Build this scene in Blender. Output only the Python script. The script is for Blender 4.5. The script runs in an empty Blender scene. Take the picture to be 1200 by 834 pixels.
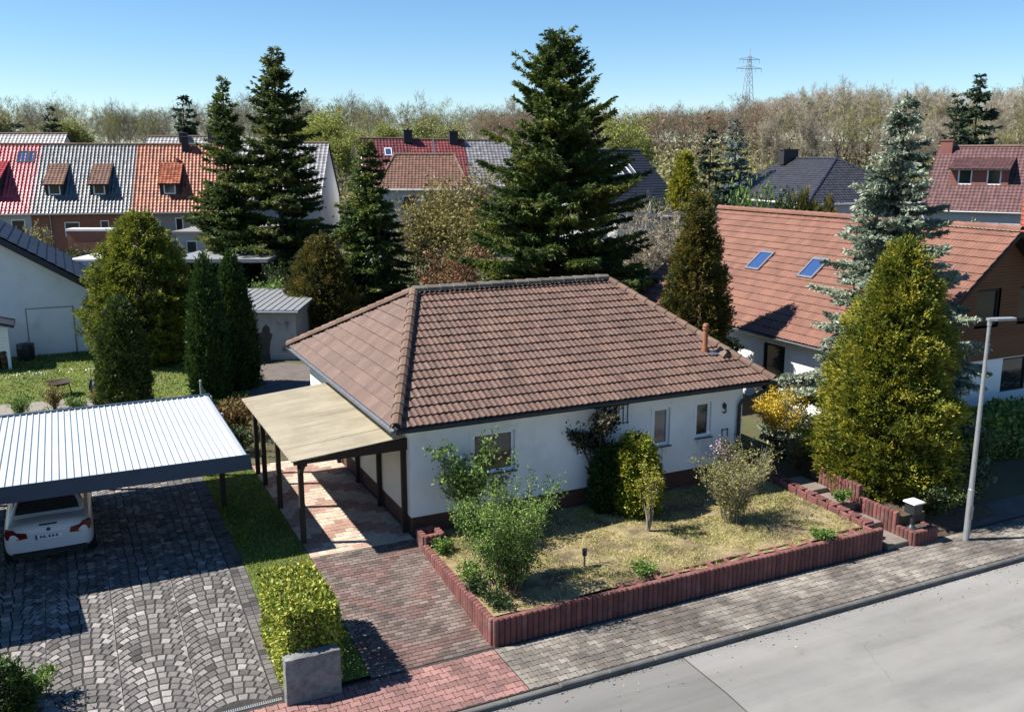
import bpy, bmesh, math, random
import numpy as np
from mathutils import Vector, Matrix
random.seed(11)
rng = np.random.default_rng(11)
S = bpy.context.scene
COL = S.collection
PI = math.pi
R = math.radians
YAW = 0.453
FW = np.array([math.sin(YAW), math.cos(YAW)])
RT = np.array([math.cos(YAW), -math.sin(YAW)])
ALB = .70   # scales most base colours down to balance the raised exposure
CAM = np.array([-6.18, -18.453, 8.48])
ZV = np.array([0, 0, 1.0])

# ------------------------------------------------------------------ materials
def nn(nt, typ, **kw):
    n = nt.nodes.new(typ)
    for k, v in kw.items():
        if k in n.inputs: n.inputs[k].default_value = v
        else: setattr(n, k, v)
    return n
def c4(c): return (c[0], c[1], c[2], 1.0)
def newmat(name):
    m = bpy.data.materials.new(name); m.use_nodes = True
    nt = m.node_tree
    return m, nt, nt.nodes['Principled BSDF']
def tintval(nt, lo, hi):
    a = nn(nt, 'ShaderNodeAttribute', attribute_name='tint')
    mr = nn(nt, 'ShaderNodeMapRange'); mr.inputs['To Min'].default_value = lo; mr.inputs['To Max'].default_value = hi
    nt.links.new(a.outputs['Fac'], mr.inputs['Value'])
    return mr.outputs['Result']
def noise(nt, scale, detail=5, rough=.6, coord='Object', stretch=None):
    tc = nn(nt, 'ShaderNodeTexCoord')
    n = nn(nt, 'ShaderNodeTexNoise'); n.inputs['Scale'].default_value = scale
    n.inputs['Detail'].default_value = detail; n.inputs['Roughness'].default_value = rough
    src = tc.outputs[coord]
    if stretch:
        mp = nn(nt, 'ShaderNodeMapping'); mp.inputs['Scale'].default_value = stretch
        nt.links.new(src, mp.inputs['Vector']); src = mp.outputs['Vector']
    nt.links.new(src, n.inputs['Vector'])
    return n.outputs['Fac']
def ramp(nt, fac, stops):
    r = nn(nt, 'ShaderNodeValToRGB'); e = r.color_ramp.elements
    while len(e) < len(stops): e.new(.5)
    for k, (p, c) in enumerate(stops): e[k].position = p; e[k].color = c4(c)
    nt.links.new(fac, r.inputs['Fac'])
    return r.outputs['Color']
def mulv(nt, col, val):
    m = nn(nt, 'ShaderNodeVectorMath', operation='SCALE')
    nt.links.new(col, m.inputs[0]); nt.links.new(val, m.inputs['Scale'])
    return m.outputs['Vector']
def mixc(nt, a, b, fac):
    m = nn(nt, 'ShaderNodeMix', data_type='RGBA')
    nt.links.new(fac, m.inputs[0])
    for s, v in ((6, a), (7, b)):
        if isinstance(v, tuple): m.inputs[s].default_value = c4(v)
        else: nt.links.new(v, m.inputs[s])
    return m.outputs[2]
def bump(nt, bsdf, h, strength=.3, dist=.02):
    b = nn(nt, 'ShaderNodeBump'); b.inputs['Strength'].default_value = strength; b.inputs['Distance'].default_value = dist
    nt.links.new(h, b.inputs['Height']); nt.links.new(b.outputs['Normal'], bsdf.inputs['Normal'])
def mat(name, c1, c2=None, ns=3, rough=.8, tint=None, bmp=0, bs=40, metal=0, spec=.4, stretch=None, c3=None, ns3=.6, lim=(.35, .65), lim3=(.5, .7)):
    m, nt, b = newmat(name)
    b.inputs['Roughness'].default_value = rough; b.inputs['Metallic'].default_value = metal
    b.inputs['Specular IOR Level'].default_value = spec
    if c2 is None: c2 = tuple(x * .8 for x in c1)
    if not any(q in name for q in ('white', 'cream', 'plate', 'car_', 'red_lamp', 'pale_render')): c1, c2, c3 = [None if c is None else tuple(x * ALB for x in c) for c in (c1, c2, c3)]
    col = ramp(nt, noise(nt, ns, stretch=stretch), [(lim[0], c1), (lim[1], c2)])
    if c3 is not None:
        f = ramp(nt, noise(nt, ns3, 6, .65), [(lim3[0], (0, 0, 0)), (lim3[1], (1, 1, 1))])
        col = mixc(nt, col, c3, f)
    if tint: col = mulv(nt, col, tintval(nt, *tint))
    nt.links.new(col, b.inputs['Base Color'])
    if bmp: bump(nt, b, noise(nt, bs, 4), bmp)
    return m
def fol(name, dark, mid, light, ns=1.6, trans=.3, rough=.55):
    m, nt, b = newmat(name)
    n = noise(nt, ns, 3)
    t = tintval(nt, -.28, .28)
    ad = nn(nt, 'ShaderNodeMath', operation='ADD'); nt.links.new(n, ad.inputs[0]); nt.links.new(t, ad.inputs[1])
    col = ramp(nt, ad.outputs[0], [(.25, dark), (.5, mid), (.75, light)])
    b.inputs['Roughness'].default_value = rough; b.inputs['Specular IOR Level'].default_value = .3
    nt.links.new(col, b.inputs['Base Color'])
    tr = nn(nt, 'ShaderNodeBsdfTranslucent'); nt.links.new(col, tr.inputs['Color'])
    mx = nn(nt, 'ShaderNodeMixShader'); mx.inputs[0].default_value = trans
    nt.links.new(b.outputs[0], mx.inputs[1]); nt.links.new(tr.outputs[0], mx.inputs[2])
    nt.links.new(mx.outputs[0], nt.nodes['Material Output'].inputs['Surface'])
    return m
def brickmat(name, c1, c2, mortar, axis='XZ', scale=1.0):
    m, nt, b = newmat(name)
    tc = nn(nt, 'ShaderNodeTexCoord'); sx = nn(nt, 'ShaderNodeSeparateXYZ'); cx = nn(nt, 'ShaderNodeCombineXYZ')
    nt.links.new(tc.outputs['Object'], sx.inputs[0])
    nt.links.new(sx.outputs[axis[0]], cx.inputs['X']); nt.links.new(sx.outputs[axis[1]], cx.inputs['Y'])
    br = nn(nt, 'ShaderNodeTexBrick'); nt.links.new(cx.outputs[0], br.inputs['Vector'])
    br.inputs['Color1'].default_value = c4(c1); br.inputs['Color2'].default_value = c4(c2); br.inputs['Mortar'].default_value = c4(mortar)
    br.inputs['Scale'].default_value = scale; br.inputs['Brick Width'].default_value = .25; br.inputs['Row Height'].default_value = .075
    br.inputs['Mortar Size'].default_value = .006
    nt.links.new(br.outputs['Color'], b.inputs['Base Color']); b.inputs['Roughness'].default_value = .9
    return m
def glassmat(name, c=(.02, .025, .03)):
    m, nt, b = newmat(name)
    b.inputs['Base Color'].default_value = c4(c); b.inputs['Roughness'].default_value = .06
    b.inputs['Specular IOR Level'].default_value = .8
    return m

# ------------------------------------------------------------------ mesh building
def make_mesh(name, V, faces, tint=None, mi=None, smooth=False):
    me = bpy.data.meshes.new(name)
    V = np.asarray(V, np.float32)
    if isinstance(faces, np.ndarray):
        nf, k = faces.shape
        me.vertices.add(len(V)); me.vertices.foreach_set('co', V.ravel())
        me.loops.add(nf * k); me.loops.foreach_set('vertex_index', faces.ravel().astype(np.int32))
        me.polygons.add(nf); me.polygons.foreach_set('loop_start', np.arange(0, nf * k, k, dtype=np.int32))
        me.polygons.foreach_set('loop_total', np.full(nf, k, np.int32))
        me.update(calc_edges=True)
    else:
        me.from_pydata(V.tolist(), [], faces); me.update()
    if tint is not None:
        a = me.attributes.new('tint', 'FLOAT', 'FACE'); a.data.foreach_set('value', np.asarray(tint, np.float32))
    if mi is not None: me.polygons.foreach_set('material_index', np.asarray(mi, np.int32))
    me.polygons.foreach_set('use_smooth', np.full(len(me.polygons), bool(smooth)))
    return me
def link(name, me, mats, parent=None, loc=(0, 0, 0), rz=0):
    o = bpy.data.objects.new(name, me); COL.objects.link(o)
    if mats is not None and not me.materials:
        for m in (mats if isinstance(mats, (list, tuple)) else [mats]): me.materials.append(m)
    if parent: o.parent = parent
    o.location = loc; o.rotation_euler = (0, 0, rz)
    return o
def tag(o, label=None, cat=None, group=None, kind=None):
    if label: o['label'] = label
    if cat: o['category'] = cat
    if group: o['group'] = group
    if kind: o['kind'] = kind
    return o
def thing(name, label, cat, loc=(0, 0, 0), rz=0, group=None):
    o = bpy.data.objects.new(name, None); COL.objects.link(o); o.empty_display_size = .2
    o.location = loc; o.rotation_euler = (0, 0, rz)
    return tag(o, label, cat, group)
def copy_tree(o, parent=None, loc=None, rz=None, sc=None, label=None):
    c = o.copy(); COL.objects.link(c)
    if parent: c.parent = parent
    if loc is not None: c.location = loc
    if rz is not None: c.rotation_euler = (0, 0, rz)
    if sc is not None: c.scale = sc if isinstance(sc, tuple) else (sc, sc, sc)
    if label: c['label'] = label
    for ch in list(o.children): copy_tree(ch, c)
    return c
def nrm(v):
    v = np.asarray(v, float); return v / (np.linalg.norm(v, axis=-1, keepdims=True) + 1e-12)
class MB:
    def __init__(s): s.v = []; s.f = []; s.t = []; s.m = []
    def add(s, vs, fs, tint=None, mi=0):
        n = len(s.v); s.v += [tuple(map(float, p)) for p in vs]
        t = random.random() if tint is None else tint
        for f in fs: s.f.append([i + n for i in f]); s.t.append(t); s.m.append(mi)
        return s
    def box(s, x0, y0, z0, x1, y1, z1, tint=None, mi=0):
        v = [(x, y, z) for z in (z0, z1) for y in (y0, y1) for x in (x0, x1)]
        return s.add(v, [(0, 2, 3, 1), (4, 5, 7, 6), (0, 1, 5, 4), (2, 6, 7, 3), (0, 4, 6, 2), (1, 3, 7, 5)], tint, mi)
    def bbox(s, x0, y0, z0, x1, y1, z1, b=.01, tint=None, mi=0):
        v = [(x0 + b, y0 + b, z1), (x1 - b, y0 + b, z1), (x1 - b, y1 - b, z1), (x0 + b, y1 - b, z1)]
        v += [(x0, y0, z1 - b), (x1, y0, z1 - b), (x1, y1, z1 - b), (x0, y1, z1 - b)]
        v += [(x0, y0, z0), (x1, y0, z0), (x1, y1, z0), (x0, y1, z0)]
        f = [(0, 1, 2, 3), (8, 11, 10, 9)]
        for i in range(4):
            j = (i + 1) % 4; f += [(4 + i, 4 + j, j, i), (8 + i, 8 + j, 4 + j, 4 + i)]
        return s.add(v, f, tint, mi)
    def beam(s, p0, p1, w, h, tint=None, mi=0, up=(0, 0, 1)):
        p0 = np.array(p0, float); p1 = np.array(p1, float); d = nrm(p1 - p0)
        if abs(d @ np.array(up)) > .99: up = (1, 0, 0)
        a = nrm(np.cross(d, up)); b = np.cross(a, d)
        v = [p + a * sx * w / 2 + b * sy * h / 2 for p in (p0, p1) for sx, sy in ((-1, -1), (1, -1), (1, 1), (-1, 1))]
        return s.add(v, [(0, 3, 2, 1), (4, 5, 6, 7), (0, 1, 5, 4), (1, 2, 6, 5), (2, 3, 7, 6), (3, 0, 4, 7)], tint, mi)
    def tube(s, pts, rad, n=8, tint=None, mi=0, cap=True):
        P = [np.array(p, float) for p in pts]; k = len(P)
        if not hasattr(rad, '__len__'): rad = [rad] * k
        v = []; a = None
        for i in range(k):
            d = nrm(P[min(i + 1, k - 1)] - P[max(i - 1, 0)])
            if a is None: a = nrm(np.cross(d, (0, 0, 1) if abs(d[2]) < .9 else (1, 0, 0)))
            a = nrm(a - d * (a @ d)); b = np.cross(d, a)
            for q in range(n):
                t = 2 * PI * q / n; v.append(P[i] + (a * math.cos(t) + b * math.sin(t)) * rad[i])
        f = [(i * n + q, i * n + (q + 1) % n, (i + 1) * n + (q + 1) % n, (i + 1) * n + q) for i in range(k - 1) for q in range(n)]
        if cap and n > 2: f += [tuple(range(n))[::-1], tuple(range((k - 1) * n, k * n))]
        return s.add(v, f, tint, mi)
    def lathe(s, c, prof, n=16, tint=None, mi=0):
        v = [(c[0] + r * math.cos(2 * PI * q / n), c[1] + r * math.sin(2 * PI * q / n), c[2] + z) for r, z in prof for q in range(n)]
        k = len(prof)
        f = [(i * n + q, i * n + (q + 1) % n, (i + 1) * n + (q + 1) % n, (i + 1) * n + q) for i in range(k - 1) for q in range(n)]
        f += [tuple(range(n))[::-1], tuple(range((k - 1) * n, k * n))]
        return s.add(v, f, tint, mi)
    def prism(s, poly, d, tint=None, mi=0):
        n = len(poly); d = np.array(d, float); v = [np.array(p, float) for p in poly]; v += [p + d for p in v]
        f = [tuple(range(n))[::-1], tuple(range(n, 2 * n))] + [(i, (i + 1) % n, n + (i + 1) % n, n + i) for i in range(n)]
        return s.add(v, f, tint, mi)
    def quad(s, a, b, c, d, tint=None, mi=0): return s.add([a, b, c, d], [(0, 1, 2, 3)], tint, mi)
    def wall(s, O, U, w, z0, z1, holes=(), N=(0, -1, 0), depth=.15, mi=0):
        """a wall face with rectangular openings and their reveals; N points outwards"""
        O = np.array(O, float); U = np.array(U, float); N = np.array(N, float)
        us = sorted({0, w, *[h[0] for h in holes], *[h[1] for h in holes]}); zs = sorted({z0, z1, *[h[2] for h in holes], *[h[3] for h in holes]})
        P = lambda u, z, d=0: O + U * u + ZV * z - N * d
        for i in range(len(us) - 1):
            for j in range(len(zs) - 1):
                cu = (us[i] + us[i + 1]) / 2; cz = (zs[j] + zs[j + 1]) / 2
                if any(h[0] < cu < h[1] and h[2] < cz < h[3] for h in holes): continue
                s.quad(P(us[i], zs[j]), P(us[i + 1], zs[j]), P(us[i + 1], zs[j + 1]), P(us[i], zs[j + 1]), .5, mi)
        for a, b, c, d in holes:
            s.quad(P(a, c), P(b, c), P(b, c, depth), P(a, c, depth), .5, mi); s.quad(P(a, d), P(a, d, depth), P(b, d, depth), P(b, d), .5, mi)
            s.quad(P(a, c), P(a, c, depth), P(a, d, depth), P(a, d), .5, mi); s.quad(P(b, c), P(b, d), P(b, d, depth), P(b, c, depth), .5, mi)
        return s
    def mesh(s, name, smooth=False): return make_mesh(name, s.v, s.f, s.t, s.m, smooth)
    def build(s, name, mats, parent=None, loc=(0, 0, 0), rz=0, smooth=False): return link(name, s.mesh(name, smooth), mats, parent, loc, rz)
def window(parent, O, U, N, w, h, frame=.07, mats=None, sill=None, mull=(), name='window', trans=(), curtain=None):
    """frame set in an opening; O = lower left corner on the wall face, N outward"""
    O = np.array(O, float); U = np.array(U, float); N = np.array(N, float)
    fm, gm = mats
    P = lambda u, z, d: O + U * u + ZV * z - N * d
    m = MB()
    def bar(u0, z0, u1, z1, d0, d1):
        v = [P(u, z, d) for d in (d0, d1) for z in (z0, z1) for u in (u0, u1)]
        m.add(v, [(0, 1, 3, 2), (4, 6, 7, 5), (0, 4, 5, 1), (2, 3, 7, 6), (0, 2, 6, 4), (1, 5, 7, 3)], .5)
    d0, d1 = .06, .13
    bar(0, 0, w, frame, d0, d1); bar(0, h - frame, w, h, d0, d1); bar(0, frame, frame, h - frame, d0, d1); bar(w - frame, frame, w, h - frame, d0, d1)
    for u in mull: bar(u - frame / 2, frame, u + frame / 2, h - frame, d0 + .005, d1)
    for z in trans: bar(frame, z - frame / 2, w - frame, z + frame / 2, d0 + .008, d1)
    f = m.build(name, fm, parent)
    g = MB(); g.quad(P(frame, frame, .1), P(w - frame, frame, .1), P(w - frame, h - frame, .1), P(frame, h - frame, .1), .5)
    g.build('pane', gm, f)
    if sill is not None:
        q = MB(); v = [P(u, z, d) for d in (-.07, .055) for z in (-.035, -.003) for u in (-.04, w + .04)]
        q.add(v, [(0, 1, 3, 2), (4, 6, 7, 5), (0, 4, 5, 1), (2, 3, 7, 6), (0, 2, 6, 4), (1, 5, 7, 3)], .5)
        q.build('sill', sill, f)
    return f
def tiled(name, mats, parent, O, U, V, w, l, cw=.30, rh=.34, lift=.045, amp=.035, ns=6, clips=(), rolls=1):
    """interlocking roof tiles laid in courses on the slope plane O + U*u + V*v"""
    O = np.array(O, float); U = nrm(U); V = nrm(V); N = np.cross(U, V)
    nc = math.ceil(w / cw - 1e-6); nr = math.ceil(l / rh - 1e-6)
    k = nc * ns + 1
    u = np.minimum(np.arange(k) * (cw / ns), w)
    prof = amp * (0.5 + 0.5 * np.cos(2 * PI * np.arange(k) / ns)) ** 1.4
    rowtint = rng.random((nr, nc))
    vs = []; fs = []; ts = []
    for j in range(nr):
        v0 = j * rh; v1 = min(v0 + rh + .03, l)
        jit = rng.normal(0, .004, nc)[np.minimum(np.arange(k) // ns, nc - 1)]
        base = len(vs)
        A = O + np.outer(u, U) + V * (v0 + .010) + np.outer(prof * .92 + jit, N)
        B = O + np.outer(u, U) + V * (v0 - .006) + np.outer(prof + jit + lift, N)
        D = O + np.outer(u, U) + V * v1 + np.outer(prof * .9, N)
        vs += [*A, *B, *D]
        for i in range(k - 1):
            t = rowtint[j, min(i // ns, nc - 1) // rolls]
            fs.append((base + i, base + i + 1, base + k + i + 1, base + k + i)); ts.append(t)
            fs.append((base + k + i, base + k + i + 1, base + 2 * k + i + 1, base + 2 * k + i)); ts.append(t)
    me = make_mesh(name, vs, np.array(fs), ts)
    if clips:
        bm = bmesh.new(); bm.from_mesh(me)
        for p, n in clips:
            bmesh.ops.bisect_plane(bm, geom=bm.verts[:] + bm.edges[:] + bm.faces[:], plane_co=Vector(p), plane_no=Vector(n), clear_outer=True, dist=1e-5)
        bm.to_mesh(me); bm.free()
    return link(name, me, mats, parent)
def caps(name, m, parent, p0, p1, r=.12, seg=.38, n=6):
    """overlapping half-round ridge tiles"""
    p0 = np.array(p0, float); p1 = np.array(p1, float); L = np.linalg.norm(p1 - p0); d = (p1 - p0) / L
    a = nrm(np.cross(d, ZV)); b = np.cross(a, d)
    mb = MB(); k = max(1, round(L / seg))
    for i in range(k):
        q0 = p0 + d * (L * i / k) - d * .03; q1 = p0 + d * (L * (i + 1) / k)
        v = []
        for q, rr in ((q0, r * 1.12), (q1, r * .92)):
            for t in np.linspace(-.15, PI + .15, n): v.append(q + a * math.cos(t) * rr + b * math.sin(t) * rr)
        for q, rr in ((q0, r * .9),):
            for t in np.linspace(-.15, PI + .15, n): v.append(q + a * math.cos(t) * rr + b * math.sin(t) * rr)
        f = [(j, j + 1, n + j + 1, n + j) for j in range(n - 1)] + [(2 * n + j, 2 * n + j + 1, j + 1, j) for j in range(n - 1)]
        mb.add(v, f)
    return mb.build(name, m, parent)

# ------------------------------------------------------------------ plants
def perp(D):
    r = nrm(rng.normal(size=D.shape)); return nrm(np.cross(D, r))
def cards(P, D, L, W, NB=None):
    """diamond shaped leaves: base P, direction D, length L, width W"""
    D = nrm(D); n = len(P)
    side = perp(D) if NB is None else nrm(np.cross(D, NB))
    L = np.broadcast_to(np.asarray(L, float), (n,))[:, None]; W = np.broadcast_to(np.asarray(W, float), (n,))[:, None]
    V = np.stack([P, P + D * L * .45 + side * W / 2, P + D * L, P + D * L * .45 - side * W / 2], 1)
    return V.reshape(-1, 3)
def leafmesh(name, V, tint=None):
    n = len(V) // 4
    return make_mesh(name, V, np.arange(n * 4).reshape(n, 4), rng.random(n) if tint is None else tint)
def wob(k=5, seed=0, fa=4, fz=3):
    r = np.random.default_rng(seed); a = r.integers(1, fa + 1, k); z = r.uniform(.5, fz, k); p = r.uniform(0, 6.28, k); q = r.uniform(.5, 1, k)
    return lambda az, zz: sum(q[i] * np.sin(a[i] * az + z[i] * zz + p[i]) for i in range(k)) / k * 1.6
def spruce(h, rad, seed, spacing=.42, per=6, twd=16, bl=(.30, .075), bpt=7, zmin=.06, droop=.45, upslope=.55, power=.8, lean=0, skirt=1.0, gap=.0):
    r = np.random.default_rng(seed)
    n = int(h / spacing) * per
    fr = zmin + (1 - zmin) * (r.random(n) ** 1.0); fr = np.minimum(fr, .985)
    fr = np.round(fr * h / spacing) * spacing / h + r.normal(0, .008, n)
    fr = np.clip(fr, zmin, .985)
    az = r.uniform(0, 2 * PI, n)
    w = wob(5, seed, 3, 9)
    L = rad * (np.maximum(1 - fr, 0.0) ** power * skirt + .005) * r.uniform(.58, 1.14, n) * (1 + .26 * w(az, fr * 6)) + .05
    keep = r.random(n) > gap; fr, az, L = fr[keep], az[keep], L[keep]; n = len(fr)
    s0 = -.12 + upslope * fr + r.normal(0, .09, n)
    ax = np.stack([np.cos(az), np.sin(az), np.zeros(n)], 1)
    def P(i, t): return ax[i] * (L[i] * t)[:, None] + np.outer(fr[i] * h + L[i] * (s0[i] * t - droop * t ** 2 + droop * .75 * t ** 3), ZV) + np.outer(lean * (fr[i] ** 1.5), [1, .3, 0])
    wood = MB()
    k = max(5, int(h / 1.2)); wood.tube([(lean * (q / k) ** 1.5 + .03 * math.sin(q), .3 * lean * (q / k) ** 1.5 + .03 * math.cos(q * 1.7), h * q / k) for q in range(k + 1)],
        [max(.015, h * .016 * (1 - q / k) + .01) for q in range(k + 1)], 7)
    for i in range(n):
        ii = np.full(4, i); wood.tube(P(ii, np.array([0, .35, .7, 1.])), [.012 + .012 * L[i], .01 + .008 * L[i], .01, .005], 3, cap=False)
    nt = np.maximum(4, (twd * L).astype(int)); bi = np.repeat(np.arange(n), nt); m = len(bi)
    t = r.random(m) ** .75 * .95 + .06
    B = P(bi, t); T = nrm(P(bi, t + .03) - B)
    sd = np.where(r.random(m) < .5, -1, 1); lat = np.stack([-T[:, 1], T[:, 0], np.zeros(m)], 1)
    ang = r.uniform(.5, 1.15, m)
    TD = nrm(T * np.cos(ang)[:, None] + lat * (sd * np.sin(ang))[:, None] + np.outer(-r.uniform(0, .45, m), ZV))
    tl = np.clip(.36 * L[bi] * (1.05 - t) + .06, .14, .7) * r.uniform(.6, 1.1, m)
    nb = np.maximum(2, (bpt * (tl / .4)).astype(int)); ti = np.repeat(np.arange(m), nb); q = len(ti)
    u = r.random(q); BP = B[ti] + TD[ti] * (u * tl[ti])[:, None]
    BD = nrm(TD[ti] + r.normal(0, .38, (q, 3)) + np.array([0, 0, -.1]))
    V = cards(BP, BD, bl[0] * r.uniform(.6, 1.2, q), bl[1] * r.uniform(.7, 1.3, q))
    tt = np.clip(.45 * t[bi][ti] + .3 * r.random(n)[bi][ti] + .3 * r.random(q), 0, 1)
    # leader tuft
    return wood.mesh('trunk'), leafmesh('crown', V, tt)
def thuja(h, prof, seed, n=2600, m=14, spray=.34, bl=(.16, .06), lump=.2, up=.8, out=.7, thick=.13, fz=5, flat=.5):
    r = np.random.default_rng(seed)
    zc = np.linspace(0, 1, 60); pc = np.array([prof(z) for z in zc]) + .02; cum = np.cumsum(pc); cum /= cum[-1]
    z = np.interp(r.random(n), cum, zc); az = r.uniform(0, 2 * PI, n)
    w = wob(7, seed, 6, fz * 2); w2 = wob(6, seed + 9, 13, fz * 6)
    rr = np.interp(z, zc, pc) * (1 + lump * w(az, z * 6) + lump * .5 * w2(az, z * 6)) * (1 - np.abs(r.normal(0, thick, n))) * (1 + .16 * (r.random(n) > .94) * r.random(n))
    O = np.stack([np.cos(az), np.sin(az), np.zeros(n)], 1)
    C = O * rr[:, None] + np.outer(z * h, ZV)
    A = nrm(O * out + ZV * up + r.normal(0, .28, (n, 3)))
    pl = nrm(np.cross(A, nrm(r.normal(size=(n, 3)))))
    i = np.repeat(np.arange(n), m); q = len(i)
    s = spray * r.uniform(.6, 1.3, n)
    lo = r.uniform(-.5, .5, q); la = r.normal(0, .3, q) * (.7 - lo * .6)
    Pp = C[i] + A[i] * (lo * s[i])[:, None] + pl[i] * (la * s[i])[:, None] + r.normal(0, .03, (q, 3))
    D = nrm(A[i] * .8 + pl[i] * (la * 1.6)[:, None] + r.normal(0, .3, (q, 3)))
    Nn = np.cross(A, pl)[i] + r.normal(0, flat, (q, 3))
    V = cards(Pp, D, bl[0] * r.uniform(.7, 1.3, q), bl[1] * r.uniform(.7, 1.3, q), Nn)
    tt = np.clip(.5 * r.random(n)[i] + .25 * (lo + .5) + .3 * r.random(q), 0, 1)
    wood = MB()
    k = 6; r0 = max(.04, .02 * h)
    wood.tube([(.02 * math.sin(j * 2), .02 * math.cos(j), h * .9 * j / k) for j in range(k + 1)], [r0 * (1 - .85 * j / k) for j in range(k + 1)], 7)
    for j in range(40):
        zz = r.uniform(.06, .85); a = r.uniform(0, 6.28); L = prof(zz) * .8
        wood.tube([(0, 0, zz * h - .1), (math.cos(a) * L * .5, math.sin(a) * L * .5, zz * h + L * .2), (math.cos(a) * L, math.sin(a) * L, zz * h + L * .55)], [.025, .018, .006], 4, cap=False)
    return wood.mesh('trunk'), leafmesh('crown', V, tt)
class Tree:
    """branching skeleton; tips collect (position, direction)"""
    def __init__(s, seed): s.r = random.Random(seed); s.w = MB(); s.tips = []; s.seg = []
    def grow(s, p, d, L, rad, lv, maxlv, kids, spread, up=.25, wig=.18, sides=5, ratio=.62, nodes=4):
        r = s.r; p = np.array(p, float); d = nrm(d); pts = [p.copy()]; rads = [rad]
        nd = []
        for i in range(nodes):
            d = nrm(d + np.array([r.gauss(0, wig), r.gauss(0, wig), r.gauss(0, wig) + up * .3]))
            p = p + d * L / nodes; pts.append(p.copy()); rads.append(rad * (1 - .75 * (i + 1) / nodes) + .002); nd.append((p.copy(), d.copy(), rads[-1]))
        s.w.tube(pts, rads, max(3, sides - lv), cap=False)
        if lv >= maxlv:
            s.tips += [(a, b, L) for a, b, _ in nd]; return
        k = kids[min(lv, len(kids) - 1)]
        for c in range(k):
            fr = (c + r.random()) / k; fr = .25 + .75 * fr if lv > 0 else .35 + .65 * fr
            i = min(nodes - 1, int(fr * nodes)); a, b, rr = nd[i]
            q = nrm(np.cross(b, np.array([r.gauss(0, 1), r.gauss(0, 1), r.gauss(0, 1)])))
            nd2 = nrm(b * math.cos(spread) + q * math.sin(spread) + np.array([0, 0, up]))
            s.grow(a, nd2, L * ratio * r.uniform(.7, 1.2), max(.003, rr * .75), lv + 1, maxlv, kids, spread, up, wig, sides, ratio, max(2, nodes - 1))
    def twigs(s, per, L, W, spread=.8, droop=0., seed=0):
        r = np.random.default_rng(seed); P = np.array([t[0] for t in s.tips]); D = np.array([t[1] for t in s.tips])
        i = np.repeat(np.arange(len(P)), per); n = len(i)
        d = nrm(D[i] + r.normal(0, spread, (n, 3)) + np.array([0, 0, -droop]))
        return cards(P[i] + r.normal(0, .03, (n, 3)), d, L * r.uniform(.5, 1.3, n), W)
    def leaves(s, per, size, scatter, seed=0, asp=.55):
        r = np.random.default_rng(seed); P = np.array([t[0] for t in s.tips])
        i = np.repeat(np.arange(len(P)), per); n = len(i)
        return cards(P[i] + r.normal(0, scatter, (n, 3)), r.normal(0, 1, (n, 3)) + np.array([0, 0, .2]), size * r.uniform(.6, 1.3, n), size * asp)
def shrubgeo(h, rad, seed, stems=9, twigs=9, per=10, leaf=.07, scatter=.05, upright=1.2, asp=.55, srad=.014, base=.1, low=.15):
    r = np.random.default_rng(seed); w = MB(); LP = []
    for i in range(stems):
        a = r.uniform(0, 6.28); o = np.array([math.cos(a), math.sin(a), 0]); L = h * r.uniform(.65, 1.02); rr = rad * r.uniform(.25, 1.)
        p0 = o * base * r.random(); pts = [p0 + o * rr * (t ** 1.3) + ZV * L * t ** (1 / upright) + r.normal(0, .02 * h, 3) * (t > 0) for t in np.linspace(0, 1, 6)]
        pts[0][2] = 0
        w.tube(pts, [srad * (1.15 - .95 * t) for t in np.linspace(0, 1, 6)], 5, cap=False)
        for j in range(twigs):
            t = r.uniform(low, 1); k = min(4, int(t * 5)); b = pts[k] + (pts[k + 1] - pts[k]) * (t * 5 - k)
            a2 = r.uniform(0, 6.28); d = nrm(np.array([math.cos(a2), math.sin(a2), r.uniform(.3, 1.3)])); l = rad * r.uniform(.25, .6) * (1.2 - .6 * t)
            q = [b, b + d * l * .5 + r.normal(0, .02, 3), b + d * l + r.normal(0, .03, 3)]
            w.tube(q, [srad * .45, srad * .3, srad * .15], 3, cap=False)
            if per:
                u = r.random(per)[:, None]; LP.append(np.array(b) + d * l * u * 1.1 + r.normal(0, scatter, (per, 3)))
    me = None
    if per:
        LP = np.concatenate(LP); n = len(LP)
        LP[:, 2] = np.maximum(LP[:, 2], .03)
        me = leafmesh('foliage', cards(LP, r.normal(0, 1, (n, 3)) + np.array([0, 0, .5]), leaf * r.uniform(.6, 1.3, n), leaf * asp))
    return w.mesh('stems'), me
def plant(name, label, cat, loc, geo, mats, group=None, parts=('trunk', 'crown'), rz=0):
    t = thing(name, label, cat, loc, rz, group)
    link(parts[0], geo[0], mats[0], t)
    if geo[1] is not None: link(parts[1], geo[1], mats[1], t)
    return t
# ------------------------------------------------------------------ palette
M = {}
M['tile'] = mat('weathered_brown_tile', (.175, .099, .073), (.14, .081, .062), 1.1, .68, (.82, 1.18), .3, 60, c3=(.235, .165, .12), ns3=4, lim3=(.55, .8))
M['tile_under'] = mat('roof_underlay', (.05, .035, .03))
M['cap'] = mat('ridge_tile_brown', (.225, .128, .09), (.165, .098, .072), 5, .8, (.85, 1.2), .3, 50, c3=(.16, .15, .11), ns3=6)
M['cap_grey'] = mat('ridge_tile_lichen', (.24, .21, .175), (.15, .125, .10), 6, .9, (.75, 1.2), .4, 50)
M['otile'] = mat('salmon_red_tile', (.255, .115, .078), (.205, .092, .064), 1.6, .72, (.86, 1.14), .2, 60)
M['white'] = mat('white_render', (.80, .80, .79), (.74, .74, .73), 1.3, .9, None, .2, 90, c3=(.60, .585, .55), ns3=1.3, lim3=(.55, .85))
M['cream'] = mat('cream_render', (.78, .74, .62), (.70, .65, .53), 1.0, .9, None, .15, 90)
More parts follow.
